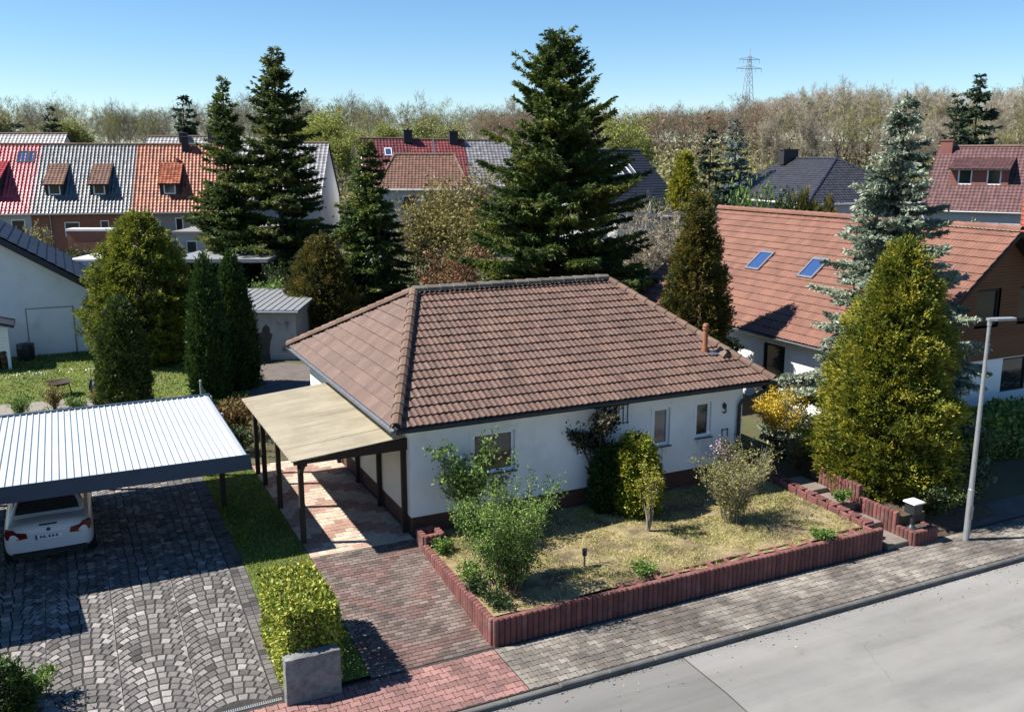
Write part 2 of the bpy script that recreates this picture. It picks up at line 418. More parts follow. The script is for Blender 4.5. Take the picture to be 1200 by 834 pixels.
M['plinth'] = mat('red_brown_plinth', (.15, .065, .045), (.10, .045, .035), 6, .85, None, .3, 30)
M['pvc'] = mat('white_plastic', (.80, .80, .79), (.76, .76, .75), 3, .35)
M['sill'] = mat('grey_stone_sill', (.22, .22, .22), (.16, .16, .16), 20, .7)
M['glass'] = glassmat('window_glass')
M['glassblue'] = glassmat('skylight_glass', (.03, .06, .16))  # blue of the reflected sky painted into the glass colour
M['zincdark'] = mat('dark_grey_metal', (.07, .075, .08), (.05, .055, .06), 5, .42, metal=.5)
M['zinc'] = mat('zinc', (.36, .38, .40), (.28, .30, .32), 5, .4, metal=.7)
M['galv'] = mat('galvanised_steel', (.50, .51, .52), (.42, .43, .44), 8, .45, metal=.45)
M['whitemetal'] = mat('white_fascia', (.72, .73, .74), (.62, .63, .64), 4, .5)
M['terracotta'] = mat('terracotta_pipe', (.42, .17, .08), (.33, .13, .06), 8, .7)
M['darkwood'] = mat('dark_brown_timber', (.045, .026, .018), (.03, .018, .012), 6, .75, (.8, 1.2), .3, 40, stretch=(8, 8, 1))
M['fibre'] = mat('weathered_fibre_cement', (.52, .46, .335), (.40, .345, .245), 1.6, .9, (.95, 1.05), .3, 50, stretch=(.5, 3, 1), c3=(.33, .285, .20), ns3=.9, lim3=(.46, .74))
M['steelroof'] = mat('pale_trapezoid_sheet', (.62, .665, .685), (.55, .60, .62), .8, .42, None, spec=.5)
M['fascia'] = mat('blue_grey_fascia', (.035, .065, .11), (.028, .052, .09), 2, .5)
M['cobble'] = mat('cobble_stone', (.50, .46, .435), (.38, .345, .33), 9, .85, (.10, .95), .3, 45)
M['joint'] = mat('joint_sand', (.06, .055, .05), (.035, .032, .03), 12, .95)
M['paver'] = mat('concrete_paver', (.33, .295, .25), (.20, .175, .15), 1.1, .9, (.66, 1.3), .35, 60, c3=(.13, .11, .095), ns3=.55, lim3=(.44, .62))
M['paverred'] = mat('red_paver', (.37, .19, .165), (.27, .145, .13), 1.1, .9, (.72, 1.25), .35, 60, c3=(.22, .12, .11), ns3=1.5)
M['paverdrive'] = mat('faded_driveway_paver', (.225, .17, .145), (.15, .115, .10), 1.1, .9, (.6, 1.4), .35, 60)
M['paverdrivered'] = mat('faded_red_driveway_paver', (.23, .138, .118), (.16, .10, .088), 1.4, .9, (.65, 1.3), .35, 60)
M['papcream'] = mat('cream_carport_paver', (.47, .37, .29), (.40, .315, .25), 2, .9, (.85, 1.12), .2, 60)
M['pappink'] = mat('pink_carport_paver', (.46, .285, .22), (.39, .24, .185), 2, .9, (.85, 1.12), .2, 60)
M['pali'] = mat('red_concrete_palisade', (.25, .092, .08), (.17, .07, .062), 4, .85, (.72, 1.25), .3, 60, c3=(.30, .19, .165), ns3=3, lim3=(.55, .8))
M['kerb'] = mat('concrete_kerb', (.17, .165, .155), (.11, .105, .10), 3, .9, (.8, 1.1), .3, 50)
M['step'] = mat('concrete_step', (.27, .225, .185), (.19, .16, .135), 2.5, .9, None, .3, 50)
M['soil'] = mat('dry_soil', (.12, .085, .055), (.07, .05, .035), 8, .95, None, .6, 25)
M['needles'] = fol('spruce_needles', (.018, .038, .010), (.065, .105, .022), (.17, .19, .035), .9, .3)
M['needles2'] = fol('spruce_needles_olive', (.020, .038, .012), (.066, .095, .024), (.16, .175, .04), .8, .3)
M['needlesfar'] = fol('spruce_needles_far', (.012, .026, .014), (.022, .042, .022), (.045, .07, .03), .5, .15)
M['blue'] = fol('blue_spruce_needles', (.07, .10, .07), (.22, .265, .19), (.44, .47, .36), 1.3, .2)
M['ythuja'] = fol('golden_thuja', (.028, .05, .008), (.14, .165, .02), (.34, .30, .035), 1.7, .3)
M['ythuja2'] = fol('bronze_thuja', (.028, .036, .010), (.085, .085, .018), (.19, .145, .03), 1.3, .25)
M['gthuja'] = fol('green_thuja', (.012, .032, .008), (.030, .066, .012), (.06, .105, .018), 2, .2)
M['othuja'] = fol('olive_thuja', (.018, .034, .009), (.052, .082, .016), (.11, .14, .025), 2, .2)
M['hedge'] = fol('yellow_laurel', (.07, .11, .012), (.24, .28, .035), (.50, .48, .10), 3, .3)
M['leaf'] = fol('spring_leaf', (.05, .10, .02), (.13, .22, .045), (.25, .34, .08), 2, .35)
M['leafdark'] = fol('evergreen_leaf', (.014, .030, .011), (.038, .066, .02), (.085, .115, .035), 2, .2)
M['leafgold'] = fol('golden_green_leaf', (.09, .11, .012), (.22, .22, .022), (.38, .34, .04), 2.4, .3)
M['leafyel'] = fol('yellow_blossom', (.30, .22, .02), (.55, .38, .03), (.72, .55, .08), 2, .35)
M['leafolive'] = fol('olive_spring_leaf', (.09, .085, .03), (.20, .175, .055), (.33, .27, .08), 1.1, .35)
M['leaflime'] = fol('lime_leaf', (.12, .14, .035), (.21, .225, .065), (.32, .32, .12), .5, .35)
M['leafbronze'] = fol('bronze_leaf', (.10, .055, .03), (.20, .10, .05), (.30, .16, .08), 1.2, .3)
M['leafred'] = fol('dark_red_leaf', (.05, .014, .014), (.12, .03, .028), (.20, .07, .05), 2, .3)
M['leafrust'] = fol('rusty_conifer', (.06, .05, .015), (.15, .09, .03), (.24, .15, .05), 2.5, .25)
M['twigpale'] = fol('pale_twig', (.20, .17, .125), (.34, .29, .215), (.50, .43, .33), .25, .25, .9)
M['twigbrown'] = fol('brown_twig', (.095, .085, .05), (.155, .138, .082), (.24, .215, .13), .25, .2, .9)
M['twigred'] = fol('reddish_twig', (.14, .095, .065), (.225, .155, .105), (.32, .225, .15), .25, .2, .9)
M['twigolive'] = fol('budding_twig', (.15, .145, .06), (.245, .23, .10), (.36, .335, .16), .25, .3, .9)
M['twiglime'] = fol('budding_lime', (.13, .15, .035), (.235, .255, .06), (.35, .36, .10), .5, .3, .9)
M['bark'] = mat('bark', (.11, .08, .055), (.06, .045, .033), 6, .95, None, .6, 20)
M['barkpale'] = mat('pale_bark', (.36, .31, .24), (.24, .20, .155), 4, .9, None, .4, 20)
M['barkbirch'] = mat('birch_bark', (.62, .58, .52), (.42, .39, .34), 4, .85)
M['stemred'] = mat('shrub_stem', (.15, .10, .06), (.09, .06, .04), 9, .9)
M['straw'] = fol('dry_grass', (.19, .20, .045), (.40, .365, .13), (.60, .52, .25), 1.1, .3, .9)
M['grassgreen'] = fol('lawn_blades', (.05, .09, .012), (.18, .25, .03), (.34, .39, .07), .6, .35, .8)

# ------------------------------------------------------------------ terrain and roads
def lerp(a, b, t): return a + (b - a) * min(1, max(0, t))
def sm(t): t = min(1, max(0, t)); return t * t * (3 - 2 * t)
def DZ(y): return lerp(-.55, 0, (y + 4.0) / 4.3)
def T(x, y):
    z = lerp(-.66, -.06, (y + 3.9) / 4.9)
    if y < -3.85: z = -.85
    d = (x - CAM[0]) * FW[0] + (y - CAM[1]) * FW[1]; u = (x - CAM[0]) * RT[0] + (y - CAM[1]) * RT[1]
    z += 7.5 * sm((d - 95) / 150) + 1.6 * sm((d - 60) / 40) * sm((u - 10) / 25) + 14 * sm((d - 300) / 500)
    return z
def axis(lo, hi, st, far):
    a = list(np.arange(lo, hi + .01, st)); g = st; x = a[-1]
    while x < far: g *= 1.35; x += g; a.append(x)
    g = st; x = a[0]
    while x > -far: g *= 1.35; x -= g; a.insert(0, x)
    return a
xs = axis(-12, 26, 1.0, 1900); ys = [-1600, -400, -100, -40, -15, -8, -3.9, -3.84] + list(np.arange(-3, 32, 1.0)) + [y for y in axis(0, 32, 1.0, 1900) if y > 32]
gv = [(x, y, T(x, y)) for y in ys for x in xs]; nx = len(xs)
gf = [(j * nx + i, j * nx + i + 1, (j + 1) * nx + i + 1, (j + 1) * nx + i) for j in range(len(ys) - 1) for i in range(nx - 1)]
M['ground'] = mat('garden_ground', (.085, .095, .03), (.12, .10, .05), .35, .95, None, .5, 6, c3=(.075, .055, .035), ns3=.22, lim3=(.48, .62))
M['woodfloor'] = mat('wooded_hill_floor', (.085, .072, .05), (.06, .052, .035), .05, .95, None, .5, 1)
gm = [1 if sum(((gv[i][0] - CAM[0]) * FW[0] + (gv[i][1] - CAM[1]) * FW[1]) for i in f) / 4 > 150 else 0 for f in gf]
tag(link('ground', make_mesh('ground', gv, np.array(gf), mi=gm, smooth=True), [M['ground'], M['woodfloor']]), kind='structure')
# road
def asphalt():
    m, nt, b = newmat('worn_asphalt')
    a = ramp(nt, noise(nt, 70, 4, .7), [(.3, (.135, .13, .122)), (.7, (.185, .18, .168))])
    f = ramp(nt, noise(nt, .45, 6, .65, stretch=(.45, 1, 1)), [(.42, (0, 0, 0)), (.68, (1, 1, 1))])
    col = mixc(nt, a, (.225, .217, .203), f)
    f2 = ramp(nt, noise(nt, .9, 6, .75), [(.56, (0, 0, 0)), (.76, (.6, .6, .6))])
    col = mixc(nt, col, (.115, .107, .098), f2)
    tc = nn(nt, 'ShaderNodeTexCoord'); nz = nn(nt, 'ShaderNodeTexNoise'); nz.inputs['Scale'].default_value = 1.2; nz.inputs['Detail'].default_value = 6
    nt.links.new(tc.outputs['Object'], nz.inputs['Vector'])
    va = nn(nt, 'ShaderNodeVectorMath', operation='MULTIPLY_ADD'); va.inputs[1].default_value = (.8, .8, .8); nt.links.new(nz.outputs['Color'], va.inputs[0]); nt.links.new(tc.outputs['Object'], va.inputs[2])
    vo = nn(nt, 'ShaderNodeTexVoronoi', feature='DISTANCE_TO_EDGE'); vo.inputs['Scale'].default_value = .33; nt.links.new(va.outputs[0], vo.inputs['Vector'])
    cr = ramp(nt, vo.outputs['Distance'], [(.0, (1, 1, 1)), (.006, (0, 0, 0))]); gate = ramp(nt, noise(nt, .35, 2), [(.54, (0, 0, 0)), (.6, (.4, .4, .4))])
    cm = nn(nt, 'ShaderNodeMath', operation='MULTIPLY'); nt.links.new(cr, cm.inputs[0]); nt.links.new(gate, cm.inputs[1])
    col = mixc(nt, col, (.05, .047, .043), cm.outputs[0])
    sp = ramp(nt, noise(nt, 26, 2, .5), [(.68, (0, 0, 0)), (.76, (.35, .35, .35))]); col = mixc(nt, col, (.10, .095, .085), sp)
    trk = ramp(nt, noise(nt, .55, 4, .6, stretch=(.08, 1.6, 1)), [(.45, (0, 0, 0)), (.6, (.6, .6, .6))]); col = mixc(nt, col, (.24, .232, .22), trk)
    col = mulv(nt, col, tintval(nt, .35, 1.0))
    nt.links.new(col, b.inputs['Base Color']); b.inputs['Roughness'].default_value = .88; b.inputs['Specular IOR Level'].default_value = .3
    bump(nt, b, noise(nt, 160, 3, .7), .35, .01)
    return m
M['asphalt'] = asphalt()
r = MB()
jx = [(3.58, -5.6), (3.56, -7.0), (3.45, -8.4), (3.3, -14)]
r.add([(-60, -5.6, -.66), (3.58, -5.6, -.66), (3.56, -7, -.66), (3.45, -8.4, -.66), (3.3, -14, -.66), (-60, -14, -.66)], [(0, 5, 4, 3, 2, 1)], .62)
r.add([(3.61, -5.6, -.656), (60, -5.6, -.656), (60, -14, -.656), (3.33, -14, -.656), (3.48, -8.4, -.656), (3.59, -7, -.656)], [(0, 5, 4, 3, 2, 1)], 1.0)
r.add([(3.575, -5.6, -.662), (3.615, -5.6, -.662), (3.595, -7, -.662), (3.485, -8.4, -.662), (3.335, -14, -.662), (3.295, -14, -.662), (3.445, -8.4, -.662), (3.555, -7, -.662)], [(0, 7, 6, 5, 4, 3, 2, 1)], 0.0)
tag(r.build('road', M['asphalt']), kind='structure')
# manhole-free gutter strip of loose grit along the kerb
g = MB()
for i in range(420):
    x = random.uniform(-6, 15); y = -5.70 - abs(random.gauss(0, .05)); s = random.uniform(.008, .022)
    g.bbox(x, y, -.658, x + s, y + s, -.652 + s * .5, s * .2)
tag(g.build('gutter_gravel', M['kerb']), kind='stuff')
r_ = np.random.default_rng(77); n_ = 150
P_ = np.stack([r_.uniform(-3, 16, n_), -5.7 - np.abs(r_.normal(0, .5, n_)), np.full(n_, -.648)], 1)
M['litter'] = fol('dry_leaf_litter', (.14, .075, .03), (.30, .18, .08), (.48, .36, .20), 3, .1)
tag(link('road_litter', leafmesh('road_litter', cards(P_, r_.normal(0, 1, (n_, 3)) * np.array([1, 1, .15]), .05, .03)), M['litter']), kind='stuff')
# kerb
k = MB(); x = -30.0
while x < 40:
    k.bbox(x + .004, -5.68, -.85, x + .996, -5.56, -.545 + (0 if x > 0 else -.02), .02); x += 1.0
tag(k.build('kerb', M['kerb']), kind='structure')

def pavers(x0, x1, y0, y1, zf, L=.2, W=.165, waist=.016, j=.006, pick=None, h=.012, skew=0):
    mb = MB(); ny = int(math.ceil((y1 - y0) / W)); e = waist / 2
    for a in range(ny):
        y = y0 + a * W; x = x0 - (L / 2 if a % 2 else 0)
        while x < x1:
            xa = max(x, x0); xb = min(x + L, x1)
            if xb - xa < .04 or y + W > y1 + .03: x += L; continue
            t, mi = pick(x + L / 2, y + W / 2) if pick else (random.random(), 0)
            z = zf(y + W / 2); dz = random.gauss(0, .0015)
            w_ = xb - xa
            if waist and w_ > L * .9:
                ol = [(0, -e), (.24 * L, -e), (.31 * L, e), (.69 * L, e), (.76 * L, -e), (L, -e), (L, W + e), (.76 * L, W + e), (.69 * L, W - e), (.31 * L, W - e), (.24 * L, W + e), (0, W + e)]
            else: ol = [(0, 0), (w_, 0), (w_, W), (0, W)]
            cx = w_ / 2; cy = W / 2
            sx = 1 - 2 * j / w_; sy = 1 - 2 * j / W
            def pt(p, f): return (xa + cx + (p[0] - cx) * (sx - f), y + cy + (p[1] - cy) * (sy - f))
            n = len(ol); top = [(*pt(p, .045), 0) for p in ol]; bot = [(*pt(p, 0), 0) for p in ol]
            top = [(p[0], p[1], zf(p[1]) + dz) for p in top]; bot = [(p[0], p[1], zf(p[1]) - h) for p in bot]
            mb.add(top + bot, [tuple(range(n))] + [(n + i, n + (i + 1) % n, (i + 1) % n, i) for i in range(n)], t, mi)
            x += L
    return mb
PZ = -.55
def pickgrey(x, y):
    return (min(1, max(0, random.gauss(.45, .28))), 0)
def base_sheet(name_mb, x0, x1, ylist, zf):
    for a, b in zip(ylist[:-1], ylist[1:]):
        name_mb.quad((x0, a, zf(a)), (x1, a, zf(a)), (x1, b, zf(b)), (x0, b, zf(b)), .5, 0)
# grey pavement with the red crossing in front of both driveways
pv = pavers(.46, 26, -5.54, -3.98, lambda y: PZ, .20, .165, .018, pick=lambda x, y: pickgrey(x, y))
base_sheet(pv, .46, 26, [-5.56, -3.96], lambda y: PZ - .009); pv.m[-1] = 1
tag(pv.build('pavement', [M['paver'], M['joint']]), kind='structure')
pr_ = pavers(-12, .45, -5.54, -4.0, lambda y: PZ, .20, .165, .018)
base_sheet(pr_, -12, .45, [-5.56, -3.98], lambda y: PZ - .009); pr_.m[-1] = 1
tag(pr_.build('pavement_crossing', [M['paverred'], M['joint']]), kind='structure')
# driveway of the bungalow: zigzag bands of faded red
def pickdrive(x, y):
    u = (x + .7) / 1.15; tri = abs((u % 2) - 1)
    red = ((y * .8 + tri * .9 + .22 * math.sin(x * 3 + y * 1.7)) % 1.25) < .42 + random.gauss(0, .07)
    return (min(1, max(0, random.gauss(.5, .3))), 1 if red else 0)
pd = pavers(-1.92, .50, -3.98, .30, DZ, .2, .1, 0, .005, pick=pickdrive)
base_sheet(pd, -1.92, .50, [-3.98, -2, .30], lambda y: DZ(y) - .009); pd.m[-1] = 2; pd.m[-2] = 2
tag(pd.build('driveway', [M['paverdrive'], M['paverdrivered'], M['joint']]), kind='structure')
def pickcar(x, y):
    tri = abs(((x + 1.9) / 1.15 % 2) - 1)
    red = ((y * .62 + tri * .62) % .95) < .42
    return (random.random(), 1 if red else 0)
pc = pavers(-1.92, .46, .36, 7.3, lambda y: .004, .2, .2, 0, .003, pick=pickcar)
base_sheet(pc, -1.92, .46, [.30, 7.3], lambda y: -.006); pc.m[-1] = 2
pc.bbox(-1.92, .30, -.02, .46, .355, .006, .006, .5, 0)
tag(pc.build('carport_floor', [M['papcream'], M['pappink'], M['joint']]), kind='structure')
# cobbled driveway of the neighbour in segmental arches
cb = MB(); A = 1.16; Rr = .76; st = .17
nst = 8
for c in range(-6, 1):
    xc = -3.62 - A / 2 + c * A
    a0 = math.asin(A / 2 / Rr)
    for j in range(-6, 76):
        y0 = -4.0 + j * st - .0 + (0.06 if c % 2 else 0)
        off = random.uniform(-.25, .25) / nst
        ang = np.linspace(-a0, a0, nst + 1); ang[1:-1] += off * a0 + rng.normal(0, .012, nst - 1)
        for i in range(nst):
            p = lambda a, s: (xc + Rr * math.sin(a), y0 + s + Rr * math.cos(a) - Rr * math.cos(a0))
            jt = .07
            t0 = min(1, max(.05, random.gauss(.36, .12))) if random.random() > .2 else random.uniform(.55, 1)
            aa, ab = ang[i], ang[i + 1]; da = ab - aa
            ang2 = lambda a: math.asin(max(-A / 2, min(A / 2, Rr * math.sin(a) + st * math.cos(a) * math.sin(a))) / Rr)
            a2, b2_ = ang2(aa), ang2(ab); d2 = b2_ - a2
            qs = [p(aa + da * jt, st * .06), p(ab - da * jt, st * .06), p(b2_ - d2 * jt, st * .94), p(a2 + d2 * jt, st * .94)]
            cyv = sum(q[1] for q in qs) / 4; cxv = sum(q[0] for q in qs) / 4
            if cyv < -3.80 or cyv > 7.2 or cxv < -10: continue
            dz = random.gauss(0, .002)
            top = [(cxv + (q[0] - cxv) * .86 + random.gauss(0, .002), cyv + (q[1] - cyv) * .86 + random.gauss(0, .002), DZ(q[1]) + .002 + dz) for q in qs]
            bot = [(q[0], q[1], DZ(q[1]) - .012) for q in qs]
            cb.add(top + bot, [(0, 1, 2, 3)] + [(4 + i2, 4 + (i2 + 1) % 4, (i2 + 1) % 4, i2) for i2 in range(4)], t0)
y = -3.80
while y < 7.2:
    for xx in (-3.60, -3.45):
        t0 = random.gauss(.22, .1)
        cb.add([(xx + .008, y + .008, DZ(y) + .003), (xx + .138, y + .008, DZ(y) + .003), (xx + .138, y + .135, DZ(y + .14) + .003), (xx + .008, y + .135, DZ(y + .14) + .003),
                (xx + .002, y + .002, DZ(y) - .012), (xx + .146, y + .002, DZ(y) - .012), (xx + .146, y + .142, DZ(y + .14) - .012), (xx + .002, y + .142, DZ(y + .14) - .012)],
               [(0, 1, 2, 3), (4, 5, 1, 0), (5, 6, 2, 1), (6, 7, 3, 2), (7, 4, 0, 3)], t0)
    y += .145
base_sheet(cb, -10, -3.30, [-3.98, -2, .3, 7.3], lambda y: DZ(y) - .010)
for q in (-1, -2, -3): cb.m[q] = 1
tag(cb.build('cobbled_driveway', [M['cobble'], M['joint']]), kind='structure')
# drain channel
d = MB(); d.box(-10, -3.97, -.60, -3.5, -3.84, -.556, .5, 0)
x = -10.0
while x < -3.52:
    d.box(x, -3.955, -.556, x + .018, -3.855, -.545, .5, 0); x += .036
d.box(-10, -3.97, -.556, -3.5, -3.955, -.544, .5, 0); d.box(-10, -3.855, -.556, -3.5, -3.84, -.544, .5, 0)
o = d.build('drain_channel', M['galv']); tag(o, 'grey slotted drain channel at the foot of the cobbled driveway', 'drain')
# strip of lawn between the two driveways, lawn and gravel of the left garden, path to the back
def patch(name, poly, z, m, jit=0):
    mb = MB(); mb.add([(p[0], p[1], z(p[0], p[1]) if callable(z) else z) for p in poly], [tuple(range(len(poly)))], .5)
    return tag(mb.build(name, m), kind='structure')
M['lawn'] = mat('lawn_soil', (.13, .17, .035), (.10, .13, .028), 1.5, .95, None, .5, 20, c3=(.15, .14, .06), ns3=.5)
M['gravelm'] = mat('garden_gravel', (.36, .32, .28), (.22, .195, .17), 30, .95, None, .8, 30, c3=(.16, .13, .11), ns3=.8)
M['pathm'] = mat('path_asphalt', (.19, .155, .14), (.13, .11, .10), 2, .95, None, .4, 60)
ls = MB()
for a, b in ((-3.9, .3), (.3, 8.5)): ls.quad((-3.30, a, DZ(a) - .004), (-1.93, a, DZ(a) - .004), (-1.93, b, DZ(b) - .004), (-3.30, b, DZ(b) - .004), .5)
tag(ls.build('lawn_strip', M['lawn']), kind='structure')
patch('lawn', [(-14, 18.2), (-6, 17.6), (-3.6, 14), (-1.9, 13.5), (-.4, 15), (-.4, 26.8), (-14, 26.8)], -.02, M['lawn'])
patch('gravel_bed', [(-14, 10), (-3.4, 10), (-3.6, 14.0), (-6, 17.6), (-14, 18.2)], -.015, M['gravelm'])
patch('garden_path', [(-.4, 7.35), (1.4, 7.35), (2.4, 13), (3.4, 19.3), (1.9, 20.3), (-.2, 20.6), (-.6, 14)], -.01, M['pathm'])
patch('side_path', [(10.6, -1.0), (11.5, -1.0), (12.3, 14), (10.2, 14)], -.03, M['soil'])
patch('neighbour_driveway', [(13.6, -3.97), (30, -3.97), (30, -1.3), (17.6, -1.1), (14.6, -1.6)], -.548, M['pathm'])

def blades(name, n, region, zf, h, w, m, kind='stuff', seed=3, dens=None):
    r = np.random.default_rng(seed); x0, x1, y0, y1 = region
    P = np.stack([r.uniform(x0, x1, n), r.uniform(y0, y1, n), np.zeros(n)], 1)
    if dens is not None: P = P[np.array([dens(p[0], p[1], r) for p in P])]
    P[:, 2] = [zf(p[0], p[1]) for p in P]; n = len(P)
    D = r.normal(0, .65, (n, 3)); D[:, 2] = r.uniform(.35, 1.2, n)
    o = link(name, leafmesh(name, cards(P, D, h * r.uniform(.5, 1.4, n), w)), m)
    return tag(o, kind='stuff')
def inpoly(x, y, poly):
    c = False; j = len(poly) - 1
    for i in range(len(poly)):
        if (poly[i][1] > y) != (poly[j][1] > y) and x < (poly[j][0] - poly[i][0]) * (y - poly[i][1]) / (poly[j][1] - poly[i][1]) + poly[i][0]: c = not c
        j = i
    return c
blades('grass', 16000, (-3.28, -1.95, -3.9, 8.4), lambda x, y: DZ(y) - .01, .07, .016, M['grassgreen'], seed=4)
LP_ = [(-14, 18.3), (-6, 17.7), (-3.6, 14.1), (-1.9, 13.6), (-.4, 15), (-.4, 26.7), (-14, 26.7)]
blades('lawn_grass', 30000, (-13, -.4, 13.5, 26.7), lambda x, y: -.03, .10, .035, M['grassgreen'], seed=5, dens=lambda x, y, r: inpoly(x, y, LP_))
# ------------------------------------------------------------------ raised front garden
def bedz(x, y): return -.07 + .03 * math.sin(x * 1.3) * math.cos(y * 1.1) + .02 * math.sin(x * 3.1 + y * 2) + lerp(0, .06, (y + 3.9) / 4)
bx = np.arange(.56, 10.41, .2); by = np.arange(-3.72, .80, .2); nb_ = len(bx)
bv = [(x, y, bedz(x, y)) for y in by for x in bx]
bf = [(j * nb_ + i, j * nb_ + i + 1, (j + 1) * nb_ + i + 1, (j + 1) * nb_ + i) for j in range(len(by) - 1) for i in range(nb_ - 1)]
M['bed'] = mat('dry_lawn_soil', (.40, .315, .165), (.25, .20, .10), 2.2, .95, None, .7, 22, c3=(.13, .095, .055), ns3=.9, lim3=(.48, .6))
tag(link('front_garden', make_mesh('front_garden', bv, np.array(bf), smooth=True), M['bed']), kind='structure')
def bd(x, y, r): return r.random() < (.12 + .88 * (math.sin(x * 1.9 + 1) * math.sin(y * 2.3 + x) + .5 * math.sin(x * 5.3 + y * 3.1) > -.3)) * (.35 if y < -3.2 and x < 5 else 1)
blades('dry_grass', 30000, (.62, 10.35, -3.7, .3), lambda x, y: bedz(x, y) - .008, .075, .014, M['straw'], seed=6, dens=bd)
def gd(x, y, r): return math.sin(x * 1.1 + .4) * math.cos(y * 1.6 + x * .5) + .5 * math.sin(x * 4 - y * 5) > .2 and r.random() < .8
blades('green_grass', 17000, (.62, 10.35, -3.6, .3), lambda x, y: bedz(x, y) - .008, .07, .015, M['grassgreen'], seed=7, dens=gd)
def palisade(mb, p0, p1, zt, zb, w=.12, t=.09, jig=.012, zt1=None, zb1=None):
    """row of round-faced concrete posts along p0-p1"""
    p0 = np.array([*p0, 0.]); p1 = np.array([*p1, 0.]); L = np.linalg.norm(p1 - p0); d = (p1 - p0) / L; n = np.array([d[1], -d[0], 0]); k = max(1, round(L / w)); w = L / k
    for i in range(k):
        f = (i + .5) / k
        top = (zt if zt1 is None else zt + (zt1 - zt) * f) + random.gauss(0, jig * .25); bot = zb if zb1 is None else zb + (zb1 - zb) * f
        c = p0 + d * w * (i + .5); prof = []
        for a in np.linspace(0, PI, 7): prof.append((math.cos(a) * w * .49, math.sin(a) * .04))
        prof += [(-w * .49, -t), (w * .49, -t)]
        pts = [c + d * u + n * v for u, v in prof]
        lo = [(p[0], p[1], bot) for p in pts]; ch = [(c[0] + (p[0] - c[0]) * 1, c[1] + (p[1] - c[1]) * 1, top - .02) for p in pts]
        cc = c - n * t / 2
        hi = [(cc[0] + (p[0] - cc[0]) * .86, cc[1] + (p[1] - cc[1]) * .8, top) for p in pts]
        m = len(pts); f_ = [(i2, (i2 + 1) % m, m + (i2 + 1) % m, m + i2) for i2 in range(m)] + [(m + i2, m + (i2 + 1) % m, 2 * m + (i2 + 1) % m, 2 * m + i2) for i2 in range(m)] + [tuple(range(2 * m, 3 * m))]
        mb.add([*lo, *ch, *hi], [tuple(reversed(x)) for x in f_[:-1]] + [f_[-1]])
    return mb
w = thing('retaining_wall', 'long red palisade wall with planting pockets along the pavement in front of the bungalow', 'garden wall', (0, 0, 0))
m = MB(); palisade(m, (.48, -3.95), (10.6, -3.95), 0.0, -.66)
m.build('front_face', M['pali'], w)
m = MB(); palisade(m, (.46, -.35), (.46, -3.94), .10, -.25, zt1=.0, zb1=-.66)
m.build('side_face', M['pali'], w)
m = MB(); x = 3.4
while x < 10.5:
    m.bbox(x, -3.86, -.3, x + .07, -3.62, -.015 + random.gauss(0, .006), .012); x += .46
x = 3.4
while x < 10.5:
    m.bbox(x, -3.62, -.3, x + .23, -3.575, -.035 + random.gauss(0, .012), .015); x += .235
m.build('planting_pockets', M['pali'], w)
m = MB(); m.box(.5, -3.86, -.3, 10.55, -3.6, -.10, .5); m.build('pocket_soil', M['soil'], w)
pb = MB()
palisade(pb, (.46, .12), (.46, -.34), .30, -.25); palisade(pb, (.47, -.35), (.92, -.35), .30, -.2); palisade(pb, (.93, -.34), (.93, .12), .30, -.1); palisade(pb, (.92, .13), (.47, .13), .30, -.1)
pt_ = thing('planter', 'small square red palisade planter at the bungalow corner where driveway meets garden', 'planter', (0, 0, 0))
pb.build('planter_wall', M['pali'], pt_); q = MB(); q.box(.5, -.3, -.1, .9, .1, .14, .5); q.build('planter_soil', M['soil'], pt_)
# side steps with their two flanking walls
s = thing('garden_steps', 'shallow concrete steps climbing beside the front garden to the side path', 'steps', (0, 0, 0))
for (y0, y1, z) in ((-4.02, -3.2, -.44), (-3.2, -2.35, -.25), (-2.35, -1.4, -.08), (-1.4, -.4, .05)):
    q = MB(); q.bbox(10.74, y0, -.7, 11.42 - (y0 + 4) * .02, y1 - .004, z, .015, .5); q.build('step', M['step'], s)
e = thing('lawn_edging', 'low crenellated red palisade edging between dry front lawn and concrete steps', 'edging', (0, 0, 0))
m = MB(); y = -3.55
while y < -.1:
    m.bbox(10.42, y, -.4, 10.66, y + .07, .01 + lerp(0, .14, (y + 3.5) / 3), .012); palisade(m, (10.72, y), (10.72, y + .36), -.0 + lerp(0, .14, (y + 3.5) / 3), -.6); m.bbox(10.40, y + .07, -.4, 10.46, y + .36, .03 + lerp(0, .14, (y + 3.5) / 3), .012); y += .37
m.build('edging_stones', M['pali'], e); q = MB(); q.box(10.43, -3.55, -.4, 10.66, -.1, -.06, .5); q.build('edging_soil', M['soil'], e)
tb = thing('tree_bed_wall', 'stepped red palisade wall holding the bed of the big golden thuja', 'garden wall', (0, 0, 0))
m = MB(); palisade(m, (11.44, -1.0), (11.44, -2.4), .42, -.3); palisade(m, (11.44, -2.4), (11.44, -3.6), .12, -.5); palisade(m, (11.44, -3.6), (11.44, -4.1), -.20, -.66)
palisade(m, (11.45, -4.12), (12.25, -4.12), -.20, -.66); palisade(m, (12.25, -4.1), (12.3, -3.4), -.24, -.6)
m.build('palisade_row', M['pali'], tb); q = MB(); q.box(11.52, -4.03, -.6, 12.2, -3.6, -.27, .5); q.box(11.52, -3.6, -.6, 12.4, -2.4, -.02, .5); q.add([(12.4, -3.9, -.62), (15.0, -3.9, -.62), (15.0, -2.4, -.05), (12.4, -2.4, -.05)], [(0, 1, 2, 3)], .5); q.box(11.52, -2.4, -.6, 14.6, -.6, .2, .5); q.build('bed_soil', M['soil'], tb)
